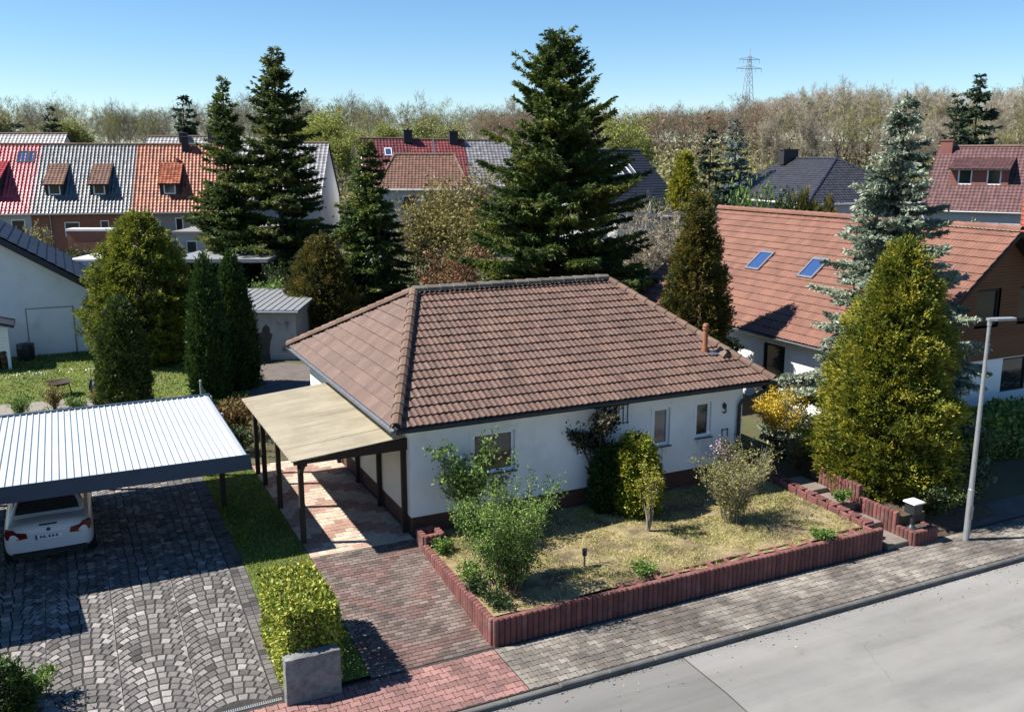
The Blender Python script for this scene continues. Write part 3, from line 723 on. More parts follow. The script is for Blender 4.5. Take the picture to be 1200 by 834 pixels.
# ------------------------------------------------------------------ the bungalow
L_, W_, E_, H_, HA, HB = 10.5, 10.13, 2.75, 2.192, 2.304, 2.041
M['curtain'] = glassmat('curtained_window_glass', (.13, .135, .14))
M['streak'] = mat('white_wall_rain_streak', (.60, .59, .56), (.66, .65, .62), 6, .9)
bun = thing('bungalow', 'white single-storey bungalow with brown hipped tile roof in the middle of the photo', 'house', (0, 0, 0))
wx0, wx1, wy0, wy1 = .46, 9.94, .463, 9.67
holes = [(2.02, 3.10, 1.22, 2.21), (7.08, 7.58, 1.22, 2.22), (8.42, 8.90, 1.28, 2.22)]
m = MB()
m.wall((wx0, wy0, 0), (1, 0, 0), wx1 - wx0, .44, 2.72, [(a - wx0, b - wx0, c, d) for a, b, c, d in holes], (0, -1, 0), .16, 0)
m.wall((wx0, wy1, 0), (0, -1, 0), wy1 - wy0, .44, 2.72, [], (-1, 0, 0), .1, 1)
m.wall((wx1, wy0, 0), (0, 1, 0), wy1 - wy0, .44, 2.72, [(3.2, 4.2, 1.0, 2.2)], (1, 0, 0), .16, 0)
m.wall((wx1, wy1, 0), (-1, 0, 0), wx1 - wx0, .44, 2.72, [], (0, 1, 0), .16, 0)
m.build('wall', [M['white'], M['cream']], bun)
m = MB(); m.box(wx0 + .03, wy0 + .03, -.6, wx1 - .03, wy1 - .03, .44, .5); m.build('plinth', M['plinth'], bun)
for a, b, c, d in holes:
    window(bun, (a, wy0, c), (1, 0, 0), (0, -1, 0), b - a, d - c, .065, (M['pvc'], M['curtain'] if 7 < a < 8 else M['glass']), M['sill'])
    q = MB()
    for (x0, x1, z0, z1) in ((a - .09, a - .002, c - .05, d + .09), (b + .002, b + .09, c - .05, d + .09), (a - .002, b + .002, d + .002, d + .09)): q.box(x0, wy0 - .012, z0, x1, wy0 + .004, z1, .5)
    q.build('window_surround', M['white'], bun)
window(bun, (wx1, wy0 + 3.2, 1.0), (0, 1, 0), (1, 0, 0), 1.0, 1.2, .065, (M['pvc'], M['glass']), M['sill'])
for a, b, c, d in holes:
    for i in range(4):
        q = MB(); x = random.uniform(a, b - .04); h = random.uniform(.12, .4); ww = random.uniform(.015, .04)
        q.add([(x, wy0 - .003, c - .06), (x + ww, wy0 - .003, c - .06), (x + ww * .6, wy0 - .003, c - .06 - h), (x + ww * .35, wy0 - .003, c - .06 - h * .95)], [(0, 3, 2, 1)], .5)
        q.build('stain', M['streak'], bun)
m = MB(); e = E_ - .03; a = .05
m.add([(a, a, e), (L_ - a, a, e), (L_ - a, W_ - a, e), (a, W_ - a, e), (HA, W_ / 2, E_ + H_ - .03), (L_ - HB, W_ / 2, E_ + H_ - .03), (a, a, e - .13), (L_ - a, a, e - .13), (L_ - a, W_ - a, e - .13), (a, W_ - a, e - .13)],
      [(0, 1, 5, 4), (1, 2, 5), (2, 3, 4, 5), (3, 0, 4), (6, 7, 1, 0), (7, 8, 2, 1), (8, 9, 3, 2), (9, 6, 0, 3), (9, 8, 7, 6)], .5)
m.m[4] = 1; m.m[7] = 2; m.m[8] = 2; m.m[5] = 1
roof = m.build('roof', [M['tile_under'], M['zincdark'], M['whitemetal']], bun)
hf = W_ / 2; lf = math.hypot(hf, H_)
tiled('front_slope', M['tile'], roof, (0, -.03, E_ - .012), (1, 0, 0), (0, hf, H_), L_, lf, .15, .335, .036, .024, 6, rolls=2, clips=[((0, 0, 0), (-hf, HA, 0)), ((L_, 0, 0), (hf, HB, 0))])
tiled('side_slope', M['tile'], roof, (-.03, W_, E_ - .012), (0, -1, 0), (HA, 0, H_), W_, math.hypot(HA, H_), .15, .335, .036, .022, 6, rolls=2, clips=[((0, 0, 0), (hf, -HA, 0)), ((0, W_, 0), (hf, HA, 0))])
tiled('side_slope', M['tile'], roof, (L_ + .03, 0, E_ - .012), (0, 1, 0), (-HB, 0, H_), W_, math.hypot(HB, H_), .15, .335, .04, .024, 4, rolls=2, clips=[((L_, 0, 0), (-hf, -HB, 0)), ((L_, W_, 0), (-hf, HB, 0))])
tiled('rear_slope', M['tile'], roof, (L_, W_ + .03, E_ - .012), (-1, 0, 0), (0, -hf, H_), L_, lf, .15, .335, .036, .024, 6, rolls=2, clips=[((0, W_, 0), (-hf, -HA, 0)), ((L_, W_, 0), (hf, -HB, 0))])
up = .055
caps('hip_cap', M['cap'], roof, (-.02, -.04, E_ + up), (HA, hf, E_ + H_ + up), .125)
caps('hip_cap', M['cap'], roof, (L_ + .02, -.04, E_ + up - .02), (L_ - HB, hf, E_ + H_ + up - .02), .10)
caps('hip_cap', M['cap'], roof, (-.02, W_ + .04, E_ + up), (HA, hf, E_ + H_ + up), .12)
caps('hip_cap', M['cap'], roof, (L_ + .02, W_ + .04, E_ + up), (L_ - HB, hf, E_ + H_ + up), .12)
caps('ridge_cap', M['cap_grey'], roof, (HA, hf, E_ + H_ + up), (L_ - HB, hf, E_ + H_ + up), .125)
def gutter(name, m_, parent, p0, p1, r=.075, n=8):
    p0 = np.array(p0, float); p1 = np.array(p1, float); d = nrm(p1 - p0); a = np.array([d[1], -d[0], 0]); v = []
    for rr in (r, r * .86):
        for p in (p0, p1):
            for t in np.linspace(PI, 2 * PI, n): v.append(p + a * math.cos(t) * rr + ZV * math.sin(t) * rr)
    f = [(j, j + 1, n + j + 1, n + j) for j in range(n - 1)] + [(2 * n + j + 1, 2 * n + j, 3 * n + j, 3 * n + j + 1) for j in range(n - 1)]
    f += [(0, n, 3 * n, 2 * n), (n - 1, 3 * n - 1, 4 * n - 1, 2 * n - 1)]
    f += [tuple(range(n)), tuple(range(n, 2 * n))]
    mb = MB(); mb.add(v, f, .5); return mb.build(name, m_, parent)
gutter('gutter', M['zincdark'], bun, (-.06, -.08, E_ - .035), (L_ + .08, -.08, E_ - .035), .082)
gutter('gutter', M['zinc'], bun, (-.08, W_ + .05, E_ - .03), (-.08, -.06, E_ - .03), .075)
m = MB(); m.tube([(10.3, -.08, 2.67), (10.3, -.06, 2.52), (10.12, .15, 2.33), (9.82, .36, 2.15), (9.78, .38, 2.02), (9.78, .38, -.1)], .048, 10, .5)
for z in (.5, 1.6): m.tube([(9.78, .38, z), (9.78, .38, z + .03)], .058, 10, .5)
m.build('downpipe', M['zincdark'], bun)
m = MB(); m.tube([(9.32, 1.38, 3.28), (9.32, 1.38, 3.5)], .09, 12, .4); m.tube([(9.32, 1.38, 3.45), (9.32, 1.38, 4.02)], .066, 12, .5); m.tube([(9.32, 1.38, 3.97), (9.32, 1.38, 4.03)], .088, 12, .5); m.tube([(9.32, 1.38, 4.06), (9.32, 1.38, 4.13)], [.085, .06], 12, .6)
m.build('vent_pipe', M['terracotta'], bun)
m = MB(); m.prism([(9.62, .98, 3.24), (9.92, .98, 3.24), (9.77, 1.0, 3.38)], (0, .34, .12), .5); m.build('roof_vent', M['cap'], bun)
m = MB(); m.prism([(9.38, 1.14, 3.285), (9.6, 1.14, 3.285), (9.6, 1.3, 3.355), (9.38, 1.3, 3.355)], (0, -.01, .02), .5); m.build('flashing', M['zinc'], bun)
# small black iron ornaments on the right part of the front wall
m = MB()
m.tube([(9.30, .44, 1.98), (9.36, .42, 2.08), (9.30, .42, 2.14), (9.25, .42, 2.08), (9.34, .42, 1.99), (9.37, .42, 1.90), (9.30, .42, 1.86), (9.26, .42, 1.90)], .018, 6, .5)
m.box(9.27, .40, 2.0, 9.36, .455, 2.1, .5)
o = m.build('wall_ornament', M['zincdark']); tag(o, 'small black wrought iron scroll on the white front wall right of the narrow windows', 'wall ornament')
m = MB(); m.tube([(9.28, .45, 1.42), (9.28, .42, 1.2)], .012, 5, .5); m.tube([(9.46, .45, 1.42), (9.46, .42, 1.2)], .012, 5, .5); m.tube([(9.27, .42, 1.4), (9.47, .42, 1.4)], .012, 5, .5)
o = m.build('wall_bracket', M['zincdark']); tag(o, 'small black bracket under the iron scroll on the white front wall', 'bracket')
m = MB(); x = 5.35
while x < 6.3: m.box(x, .435, 1.95, x + .012, .457, 2.5, .5); x += .13
m.box(5.3, .438, 2.44, 6.3, .454, 2.46, .5); m.box(5.3, .438, 1.98, 6.3, .454, 2.0, .5)
o = m.build('trellis', M['zincdark']); tag(o, 'thin wire trellis on the white front wall behind the dark climbing shrub', 'trellis')
# ------------------------------------------------------------------ wooden carport
ca = thing('wooden_carport', 'lean-to carport of dark posts with a weathered beige corrugated roof beside the bungalow', 'carport', (0, 0, 0))
m = MB(); n = 33 * 4 + 1; ys_ = np.linspace(.60, 6.55, n); wv = .022 * np.cos(np.linspace(0, 33 * 2 * PI, n))
xs_ = [-2.17, -1.3, -.4, .42]; zr = lambda x: 2.11 + (x + 2.17) / 2.6 * .22
v = [(x, y, zr(x) + q) for x in xs_ for y, q in zip(ys_, wv)] + [(x, y, zr(x) + q - .012) for x in xs_ for y, q in zip(ys_, wv)]
o_ = 4 * n; f = []
for i in range(3):
    for j in range(n - 1): f += [(i * n + j, (i + 1) * n + j, (i + 1) * n + j + 1, i * n + j + 1), (o_ + i * n + j, o_ + i * n + j + 1, o_ + (i + 1) * n + j + 1, o_ + (i + 1) * n + j)]
for j in range(n - 1): f += [(j, j + 1, o_ + j + 1, o_ + j), (3 * n + j, o_ + 3 * n + j, o_ + 3 * n + j + 1, 3 * n + j + 1)]
for i in range(3): f += [(i * n, o_ + i * n, o_ + (i + 1) * n, (i + 1) * n), (i * n + n - 1, (i + 1) * n + n - 1, o_ + (i + 1) * n + n - 1, o_ + i * n + n - 1)]
m.add(v, f, .5); m.build('roof', M['fibre'], ca)
for y in (1.13, 3.55, 5.4, 6.4):
    m = MB(); m.bbox(-1.93, y - .055, 0, -1.82, y + .055, 1.98, .006); m.build('post', M['darkwood'], ca)
for y in (.74, 2.6, 4.5, 6.35):
    m = MB(); m.bbox(.34, y - .05, .0, .44, y + .05, 2.10, .006); m.build('post', M['darkwood'], ca)
m = MB(); m.beam((-1.875, .64, 2.04), (-1.875, 6.5, 2.04), .10, .14); m.build('beam', M['darkwood'], ca)
m = MB(); m.beam((.39, .70, 2.19), (.39, 6.5, 2.19), .09, .16); m.build('beam', M['darkwood'], ca)
for y in (1.6, 2.6, 3.6, 4.6, 5.6, 6.45):
    m = MB(); m.beam((-2.1, y, 2.055), (.34, y, 2.265), .07, .10); m.build('rafter', M['darkwood'], ca)
m = MB(); m.prism([(-2.12, .625, 2.03), (.46, .625, 2.03), (.46, .625, 2.30), (-2.12, .625, 2.085)], (0, .05, 0), .5); m.build('front_beam', M['darkwood'], ca)
m = MB(); m.beam((-1.875, 1.1, 1.7), (-1.875, .75, 2.0), .08, .08); m.build('brace', M['darkwood'], ca)
# ------------------------------------------------------------------ metal carport of the neighbour
mc = thing('metal_carport', 'wide flat carport with pale ribbed sheet roof and dark blue-grey fascia over the white car', 'carport', (0, 0, 0))
X0, X1, Y0, Y1 = -13.0, -2.98, 1.22, 6.95; zt = 2.2
def ribbed(x0, x1, y0, y1, z):
    mb = MB(); p = .138; prof = []
    x = x0
    while x < x1 - p * .9: prof += [(x, 0), (x + .095, 0), (x + .107, .028), (x + .127, .028)]; x += p
    prof.append((x1, 0)); k = len(prof)
    v = [(px, y, z + pz + q) for q in (0, -.004) for y in (y0, y1) for px, pz in prof]
    f = []
    for i in range(k - 1): f += [(i, i + 1, k + i + 1, k + i), (2 * k + i, 3 * k + i, 3 * k + i + 1, 2 * k + i + 1)]
    mb.add(v, f, .5); return mb
ribbed(X0, X1, Y0, Y1, zt).build('roof_sheet', M['steelroof'], mc)
m = MB(); m.prism([(X0, Y0 - .02, zt + .035), (X1 + .05, Y0 - .02, zt + .035), (X1 + .09, Y0 - .05, 1.90), (X0, Y0 - .05, 1.90)], (0, .03, 0), .5); m.build('front_fascia', M['fascia'], mc)
m = MB(); m.prism([(X1 + .03, Y0 + .02, zt - .02), (X1 + .03, Y1, zt - .02), (X1 + .06, Y1, 1.95), (X1 + .06, Y0 + .02, 1.95)], (-.025, 0, 0), .5); m.build('side_fascia', M['fascia'], mc)
m = MB(); m.box(X0, Y1, zt - .12, X1 + .05, Y1 + .14, zt + .04, .5); m.build('rear_gutter', M['fascia'], mc)
m = MB()
for x in np.arange(-12.4, -3, 1.55): m.beam((x, Y0 + .06, 2.08), (x, Y1, 2.08), .08, .2)
m.build('joists', M['darkwood'], mc)
for x, y in ((-3.12, 4.3), (-3.12, 6.8), (-5.6, 6.8), (-8.3, 6.8), (-8.2, 1.7)):
    m = MB(); m.bbox(x - .06, y - .06, 0, x + .06, y + .06, 1.98, .006); m.build('post', M['darkwood'], mc)
m = MB(); m.box(X0, -.10, 2.02, -8.2, Y0 - .06, 2.22, .5); m.build('unseen_shadow_slab', M['fascia'], mc)  # slab out of view, added to cast the notched shadow on the cobbles
# ------------------------------------------------------------------ white car
M['paint'] = mat('white_car_paint', (.50, .515, .55), (.48, .495, .53), 2, .22, None, spec=.6)  # white paint toned down, the carport's shade mixed into its colour
M['cartrim'] = mat('black_car_trim', (.012, .012, .013), None, 3, .5)
M['taillight'] = mat('red_lamp_glass', (.12, .010, .008), (.09, .008, .006), 6, .15)
M['plate'] = mat('number_plate', (.62, .64, .68), (.58, .6, .64), 5, .4)
M['plateblue'] = mat('plate_band', (.02, .05, .32), None, 5, .4)
M['platedark'] = mat('plate_letters', (.05, .06, .10), None, 5, .5)
M['tyre'] = mat('tyre_rubber', (.015, .015, .016), None, 5, .9)
car = thing('parked_car', 'white two-door car parked rear-out under the pale metal carport', 'car', (-6.98, 2.28, 0))
def loft(sts, prof):
    mb = MB(); v = []; k = None
    for st in sts:
        half = prof(*st[1:]); pts = [(x, st[0], z) for x, z in half] + [(-x, st[0], z) for x, z in reversed(half) if x > 1e-6]
        k = len(pts); v += pts
    f = [(i * k + j, i * k + (j + 1) % k, (i + 1) * k + (j + 1) % k, (i + 1) * k + j) for i in range(len(sts) - 1) for j in range(k)]
    f += [tuple(range(k))[::-1], tuple(range((len(sts) - 1) * k, len(sts) * k))]
    mb.add(v, [tuple(reversed(q)) for q in f], .5); return mb
body = loft([(-.03, .66, .40, .60, .70), (0, .76, .36, .64, .90), (.05, .80, .32, .66, .965), (.10, .83, .30, .66, 1.0), (.28, .87, .24, .66, 1.02), (.75, .885, .20, .66, 1.01), (2.2, .885, .20, .62, .96), (3.3, .885, .20, .60, .93), (4.0, .84, .22, .56, .82), (4.28, .72, .28, .50, .72), (4.38, .55, .34, .48, .60)],
            lambda w, zb, zm, zt_: [(0, zb), (w * .80, zb), (w * .95, zb + .06), (w, (zb + zm) / 2), (w * .995, zm), (w * .965, zm + (zt_ - zm) * .55), (w * .88, zt_ - .02), (w * .55, zt_), (0, zt_ + .012)])
def subsurf(o, lv=2):
    s_ = o.modifiers.new('subdivision', 'SUBSURF'); s_.levels = lv; s_.render_levels = lv
    o.data.polygons.foreach_set('use_smooth', np.ones(len(o.data.polygons), bool)); return o
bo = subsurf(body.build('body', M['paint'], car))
cab = loft([(.40, .72, .99, .70, 1.0), (.62, .74, .98, .66, 1.13), (.98, .75, .97, .57, 1.335), (1.25, .75, .95, .555, 1.40), (2.0, .75, .93, .56, 1.42), (2.45, .75, .92, .56, 1.37), (3.05, .74, .91, .70, .99), (3.2, .73, .90, .70, .93)],
           lambda w, zb, wr, zt_: [(0, zb), (w, zb), (w * .5 + wr * .5, zb * .5 + zt_ * .5), (wr, zt_ - .035), (wr - .08, zt_), (0, zt_ + .015)])
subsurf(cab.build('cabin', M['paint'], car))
m = MB(); m.add([(-.62, .485, 1.075), (.62, .485, 1.075), (.60, .60, 1.15), (.50, .965, 1.35), (-.50, .965, 1.35), (-.60, .60, 1.15)], [(0, 1, 2, 5), (5, 2, 3, 4)], .5); o = m.build('rear_window', M['glass'], car); o.location = (0, -.028, .012)
for sx in (-1, 1):
    m = MB(); m.add([(sx * .735, .75, 1.08), (sx * .75, 2.7, 1.05), (sx * .60, 2.25, 1.33), (sx * .59, 1.2, 1.34)], [(0, 1, 2, 3)], .5); m.build('side_window', M['glass'], car)
for sx in (-1, 1):
    m = MB(); pl_ = [(.40, .725), (.60, .705), (.80, .725), (.83, .83), (.81, .915), (.66, .92), (.60, .86), (.42, .83)]
    m.prism([(sx * x, -.052 + max(0, x - .5) * .27, z) for x, z in pl_], (0, .14, 0), .5); m.build('tail_light', M['taillight'], car)
m = MB(); m.bbox(-.72, -.055, .30, .72, .12, .42, .03, .5); m.bbox(-.52, -.06, .26, -.38, .1, .33, .02, .5); m.bbox(.38, -.06, .26, .52, .1, .33, .02, .5); m.build('diffuser', M['cartrim'], car)
m = MB(); m.box(-.17, -.01, .952, .17, .06, .968, .5); m.build('spoiler_lip', M['cartrim'], car)
m = MB(); m.box(-.26, -.045, .66, .26, -.02, .77, .5); pl = m.build('number_plate', M['plate'], car)
m = MB(); m.box(-.258, -.05, .664, -.22, -.03, .766, .5); m.build('country_band', M['plateblue'], pl)
m = MB()
pt = [(-.19, .70)]
for x in (-.17, -.11, -.01, .06, .13): pt += [(x, .70), (x, .745), (x + .04, .745), (x + .04, .70)]
pt += [(.19, .70), (.19, .69), (-.19, .69)]
m.prism([(x, -.049, z) for x, z in pt], (0, .02, 0), .5)
m.build('plate_text', M['platedark'], pl)
m = MB(); m.tube([(0, -.012, .85), (0, .03, .85)], .041, 16, .5); em = m.build('emblem', M['cartrim'], car)
m = MB(); m.tube([(0, -.016, .85), (0, .02, .85)], .026, 16, .5); m.build('emblem_disc', M['plateblue'], em)
for sx in (-1, 1):
    for y in (.72, 3.4):
        m = MB(); m.lathe((0, 0, 0), [(.20, -.1), (.30, -.1), (.315, -.07), (.315, .07), (.30, .1), (.20, .1)], 20, .5); o = m.build('wheel', M['tyre'], car); o.location = (sx * .80, y, .315); o.rotation_euler = (0, PI / 2, 0)
        m = MB(); m.lathe((0, 0, 0), [(.03, -.09), (.19, -.105), (.19, .105), (.03, .09)], 12, .5); m.build('rim', M['galv'], o)
# ------------------------------------------------------------------ street lamp, lantern, solar light
lp = thing('street_lamp', 'slim galvanised street lamp with flat LED head at the pavement corner', 'street lamp', (12.92, -4.41, -.56))
m = MB(); m.tube([(0, 0, 0), (0, 0, 1.3), (0, 0, 1.32), (0, 0, 5.40)], [.074, .072, .062, .038], 12, .5); m.build('pole', M['galv'], lp)
m = MB(); m.box(-.055, -.079, .55, .055, -.06, .9, .5); m.build('service_door', M['zinc'], lp)
m = MB(); d_ = np.array([.92, -.38, .02]); s_ = np.array([.38, .92, 0])
P0 = np.array([-.05, .02, 5.40]); pl_ = [P0 - s_ * .07, P0 + d_ * .18 - s_ * .11, P0 + d_ * .62 - s_ * .10, P0 + d_ * .66 - s_ * .05, P0 + d_ * .66 + s_ * .05, P0 + d_ * .62 + s_ * .10, P0 + d_ * .18 + s_ * .11, P0 + s_ * .07]
m.prism(pl_, (0, 0, .055), .5); m.tube([(0, 0, 5.28), (0, 0, 5.42)], .05, 10, .5); m.build('lamp_head', M['galv'], lp)
la = thing('garden_lantern', 'dark metal pedestal lantern with white cap on the corner of the tree bed wall', 'lantern', (11.66, -3.86, -.27))
m = MB(); m.lathe((0, 0, 0), [(.17, 0), (.16, .03), (.09, .08), (.05, .14), (.045, .38), (.07, .44)], 14, .5); m.build('pedestal', M['zincdark'], la)
m = MB(); m.bbox(-.14, -.14, .44, .14, .14, .70, .015, .5); m.build('lamp_body', M['zincdark'], la)
m = MB(); m.bbox(-.175, -.175, .70, .175, .175, .745, .02, .5); m.build('cap', M['whitemetal'], la)
so = thing('solar_light', 'small grey stake light standing in the dry front lawn', 'garden light', (3.25, -2.62, -.06))
m = MB(); m.tube([(0, 0, 0), (0, 0, .27)], .022, 8, .5); m.build('stake', M['zinc'], so)
m = MB(); m.lathe((0, 0, .27), [(.03, 0), (.05, .01), (.05, .12), (.06, .125), (.05, .16), (.01, .175)], 12, .5); m.build('lamp_head', M['zincdark'], so)
M['blockstone'] = mat('split_grey_stone', (.27, .27, .26), (.17, .17, .17), 9, .95, None, .7, 22, c3=(.34, .34, .33), ns3=2)
m = MB(); m.bbox(-3.46, -4.20, -.60, -2.52, -3.97, .27, .012, .5)
o = m.build('stone_block', M['blockstone']); tag(o, 'upright rough grey stone slab at the pavement end of the clipped hedge', 'stone slab')
b2 = o.data; bm = bmesh.new(); bm.from_mesh(b2); bmesh.ops.subdivide_edges(bm, edges=bm.edges[:], cuts=7, use_grid_fill=True)
for v_ in bm.verts: v_.co += Vector((random.gauss(0, .004), random.gauss(0, .004), random.gauss(0, .006)))
bm.to_mesh(b2); bm.free()
# edging stones at the lower left
for i, (x, y, w_, h_) in enumerate(((-7.25, -2.75, .5, .16), (-6.98, -3.15, .42, .2), (-7.6, -2.3, .45, .15), (-6.75, -3.5, .5, .14))):
    m = MB(); m.bbox(-w_ / 2, -.1, -.1, w_ / 2, .1, h_, .03, .5); o = m.build('border_stone', M['blockstone'], None, (x, y, DZ(y)), R((-35, -52, -30, -10)[i])); tag(o, ('pale border stone beside the small green shrub at the cobbles', 'tallest pale border stone at the corner of the plant bed', 'pale border stone behind the small green shrub', 'flat pale border stone nearest the drain channel')[i], 'border stone', 'border stones of the plant bed')
# wire fence between the gardens
fe = thing('wire_fence', 'green wire mesh fence with pale post between metal carport and driveway', 'fence', (0, 0, 0))
for y in (8.4, 10.6, 12.9):
    m = MB(); m.tube([(-2.45, y, -.1), (-2.45, y, 1.25)], .035, 8, .5); m.lathe((-2.45, y, 1.25), [(.045, 0), (.045, .04), (.01, .06)], 8, .5); m.build('post', M['galv'], fe)
M['greenwire'] = mat('green_wire', (.02, .09, .055), None, 3, .6)
m = MB()
for z in np.arange(.05, 1.2, .1): m.beam((-2.45, 8.4, z), (-2.45, 12.9, z), .006, .006)
for y in np.arange(8.4, 12.91, .07): m.beam((-2.45, y, 0), (-2.45, y, 1.2), .006, .006)
m.build('mesh_panel', M['greenwire'], fe)
# fire bowl and hose reel
M['rust'] = mat('rusty_iron', (.06, .035, .022), (.03, .02, .015), 12, .85)
fb = thing('fire_bowl', 'round black iron fire bowl on thin legs on the edge of the left lawn', 'fire bowl', (-6.74, 18.4, -.02))
m = MB(); m.lathe((0, 0, 0), [(.10, .36), (.32, .42), (.44, .52), (.47, .53), (.45, .535), (.30, .46), (.02, .43)], 24, .5); m.build('bowl', M['rust'], fb)
for a in (0.4, 2.5, 4.6):
    m = MB(); m.tube([(.36 * math.cos(a), .36 * math.sin(a), .46), (.42 * math.cos(a), .42 * math.sin(a), 0)], .02, 6, .5); m.build('leg', M['rust'], fb)
hr = thing('hose_reel', 'garden hose reel with tall pale handle beside the fire bowl', 'hose reel', (-5.5, 17.8, -.02), -.3)
m = MB(); m.tube([(-.22, .1, 0), (-.22, .12, 1.0), (.22, .12, 1.0), (.22, .1, 0)], .018, 6, .5); m.build('handle', M['galv'], hr)
m = MB(); m.lathe((0, 0, 0), [(.27, -.2), (.27, -.18), (.13, -.17), (.13, .17), (.27, .18), (.27, .2)], 20, .5); o = m.build('drum', M['zincdark'], hr); o.location = (0, 0, .34); o.rotation_euler = (0, PI / 2, 0)
M['hose'] = mat('grey_hose', (.30, .33, .32), None, 3, .5)
m = MB()
for i in range(9): m.tube([(-.15 + i * .0375, .19 * math.cos(t), .34 + .19 * math.sin(t)) for t in np.linspace(0, 2 * PI, 15)], .018, 5, .5, cap=False)
m.build('hose', M['hose'], hr)
# ------------------------------------------------------------------ houses further off
def spot(lat, dist, dz=0):
    """metres right of and ahead of the drone's standpoint"""
    p = CAM[:2] + RT * lat + FW * dist
    return (float(p[0]), float(p[1]), T(p[0], p[1]) + dz)
M['tgrey'] = mat('glazed_grey_tile', (.15, .142, .148), (.11, .133, .138), 2, .33, (.7, 1.3), spec=1.0)
M['tgrey2'] = mat('dull_grey_tile', (.10, .095, .095), (.07, .068, .068), 2, .35, (.75, 1.25), spec=.7)
M['tpink'] = mat('glazed_crimson_tile', (.50, .055, .07), (.40, .045, .055), 2, .33, (.7, 1.3), spec=1.0)
M['torange'] = mat('orange_clay_tile', (.40, .115, .052), (.30, .085, .04), 1.2, .42, (.6, 1.3), c3=(.45, .16, .08), ns3=1)
M['tdred'] = mat('dark_red_tile', (.17, .035, .04), (.13, .03, .032), 2, .45, (.75, 1.25))
M['tred'] = mat('wine_red_tile', (.24, .055, .055), (.19, .045, .045), 2, .45, (.8, 1.2))
M['tlight'] = mat('pale_glazed_tile', (.28, .27, .28), (.22, .21, .22), 2, .4, (.75, 1.25), spec=.9)
M['tbrown'] = mat('brown_clay_tile', (.20, .10, .065), (.15, .075, .05), 2, .7, (.75, 1.25))
M['tslate'] = mat('anthracite_tile', (.055, .055, .065), (.042, .042, .05), 2, .4, (.8, 1.2), spec=.6)
M['tmaroon'] = mat('maroon_tile', (.155, .075, .075), (.12, .06, .06), 2, .6, (.8, 1.2))
M['tcoral'] = mat('coral_roof', (.50, .14, .09), (.42, .115, .075), 2, .6)
M['tnavy'] = mat('blue_black_roof', (.030, .036, .052), (.022, .026, .038), 1.0, .5, (.8, 1.2))
M['brickwall'] = brickmat('red_brick_wall', (.27, .095, .05), (.19, .065, .04), (.20, .15, .12))
M['greyrender'] = mat('grey_beige_render', (.36, .33, .30), (.30, .275, .25), 1, .9)
M['palerender'] = mat('pale_grey_render', (.58, .58, .58), (.50, .50, .50), 1, .9)
M['brownclad'] = mat('brown_timber_cladding', (.19, .082, .034), (.145, .06, .026), 3, .75, None, .4, 9, stretch=(.4, 1, 9))
M['redclad'] = mat('red_brown_cladding', (.30, .12, .095), (.24, .095, .08), 2, .85)
M['slateclad'] = mat('dark_cladding', (.035, .035, .04), (.025, .025, .03), 2, .7)
M['flatroof'] = mat('bitumen_roof', (.30, .29, .27), (.23, .22, .20), .8, .9, c3=(.36, .25, .19), ns3=.5, lim3=(.52, .7))
M['beigeroof'] = mat('gravel_flat_roof', (.40, .32, .24), (.32, .26, .20), 1, .9)
def gable(name, label, loc, rz, w, d, ez, rh, wallm, tilem, holes=(), cw=.3, trw=.34, gablem=None, base=-1.5, ov=.3, detail_back=False, frame='pvc', end_over=.15, ns=4, amp=.04, capm='cap', lift=.04):
    """gabled house: local x along the ridge, front at y = 0, ridge height rh"""
    t = thing(name, label, 'house', loc, rz)
    k = (rh - ez) / (d / 2)
    m = MB()
    m.wall((0, 0, 0), (1, 0, 0), w, base, ez + .05, holes, (0, -1, 0), .14)
    m.wall((w, d, 0), (-1, 0, 0), w, base, ez + .05, (), (0, 1, 0), .14)
    gm = 1 if gablem else 0
    m.add([(0, d, base), (0, 0, base), (0, 0, ez), (0, d / 2, rh - .05), (0, d, ez)], [(0, 1, 2, 3, 4)], .5, gm)
    m.add([(w, 0, base), (w, d, base), (w, d, ez), (w, d / 2, rh - .05), (w, 0, ez)], [(0, 1, 2, 3, 4)], .5, gm)
    m.build('wall', [M[wallm], M[gablem or wallm]], t)
    for a, b, c, e in holes: window(t, (a, 0, c), (1, 0, 0), (0, -1, 0), b - a, e - c, .09, (M[frame], M['glass']))
    m = MB(); e = end_over; q = .10
    for s in (0, 1):
        y0 = -ov if s == 0 else d + ov; z0 = ez - ov * k
        m.prism([(-e, y0, z0), (w + e, y0, z0), (w + e, d / 2, rh), (-e, d / 2, rh)] if s == 0 else [(w + e, y0, z0), (-e, y0, z0), (-e, d / 2, rh), (w + e, d / 2, rh)], (0, 0, -q), .5)
    rf = m.build('roof', M['tile_under'], t)
    L = math.hypot(d / 2 + ov, (d / 2 + ov) * k)
    tiled('front_slope', M[tilem], rf, (-e, -ov, ez - ov * k + .015), (1, 0, 0), (0, 1, k), w + 2 * e, L, cw, trw, lift, amp, ns)
    tiled('rear_slope', M[tilem], rf, (w + e, d + ov, ez - ov * k + .015), (-1, 0, 0), (0, -1, k), w + 2 * e, L, cw, trw, lift, amp, ns)
    caps('ridge_cap', M[capm], rf, (-e, d / 2, rh + .05), (w + e, d / 2, rh + .05), .12, .5, 5)
    m = MB(); m.tube([(-e, -ov - .06, ez - ov * k - .04), (w + e, -ov - .06, ez - ov * k - .04)], .07, 6, .5); m.build('gutter', M['zinc'], t)
    return t, k, rf
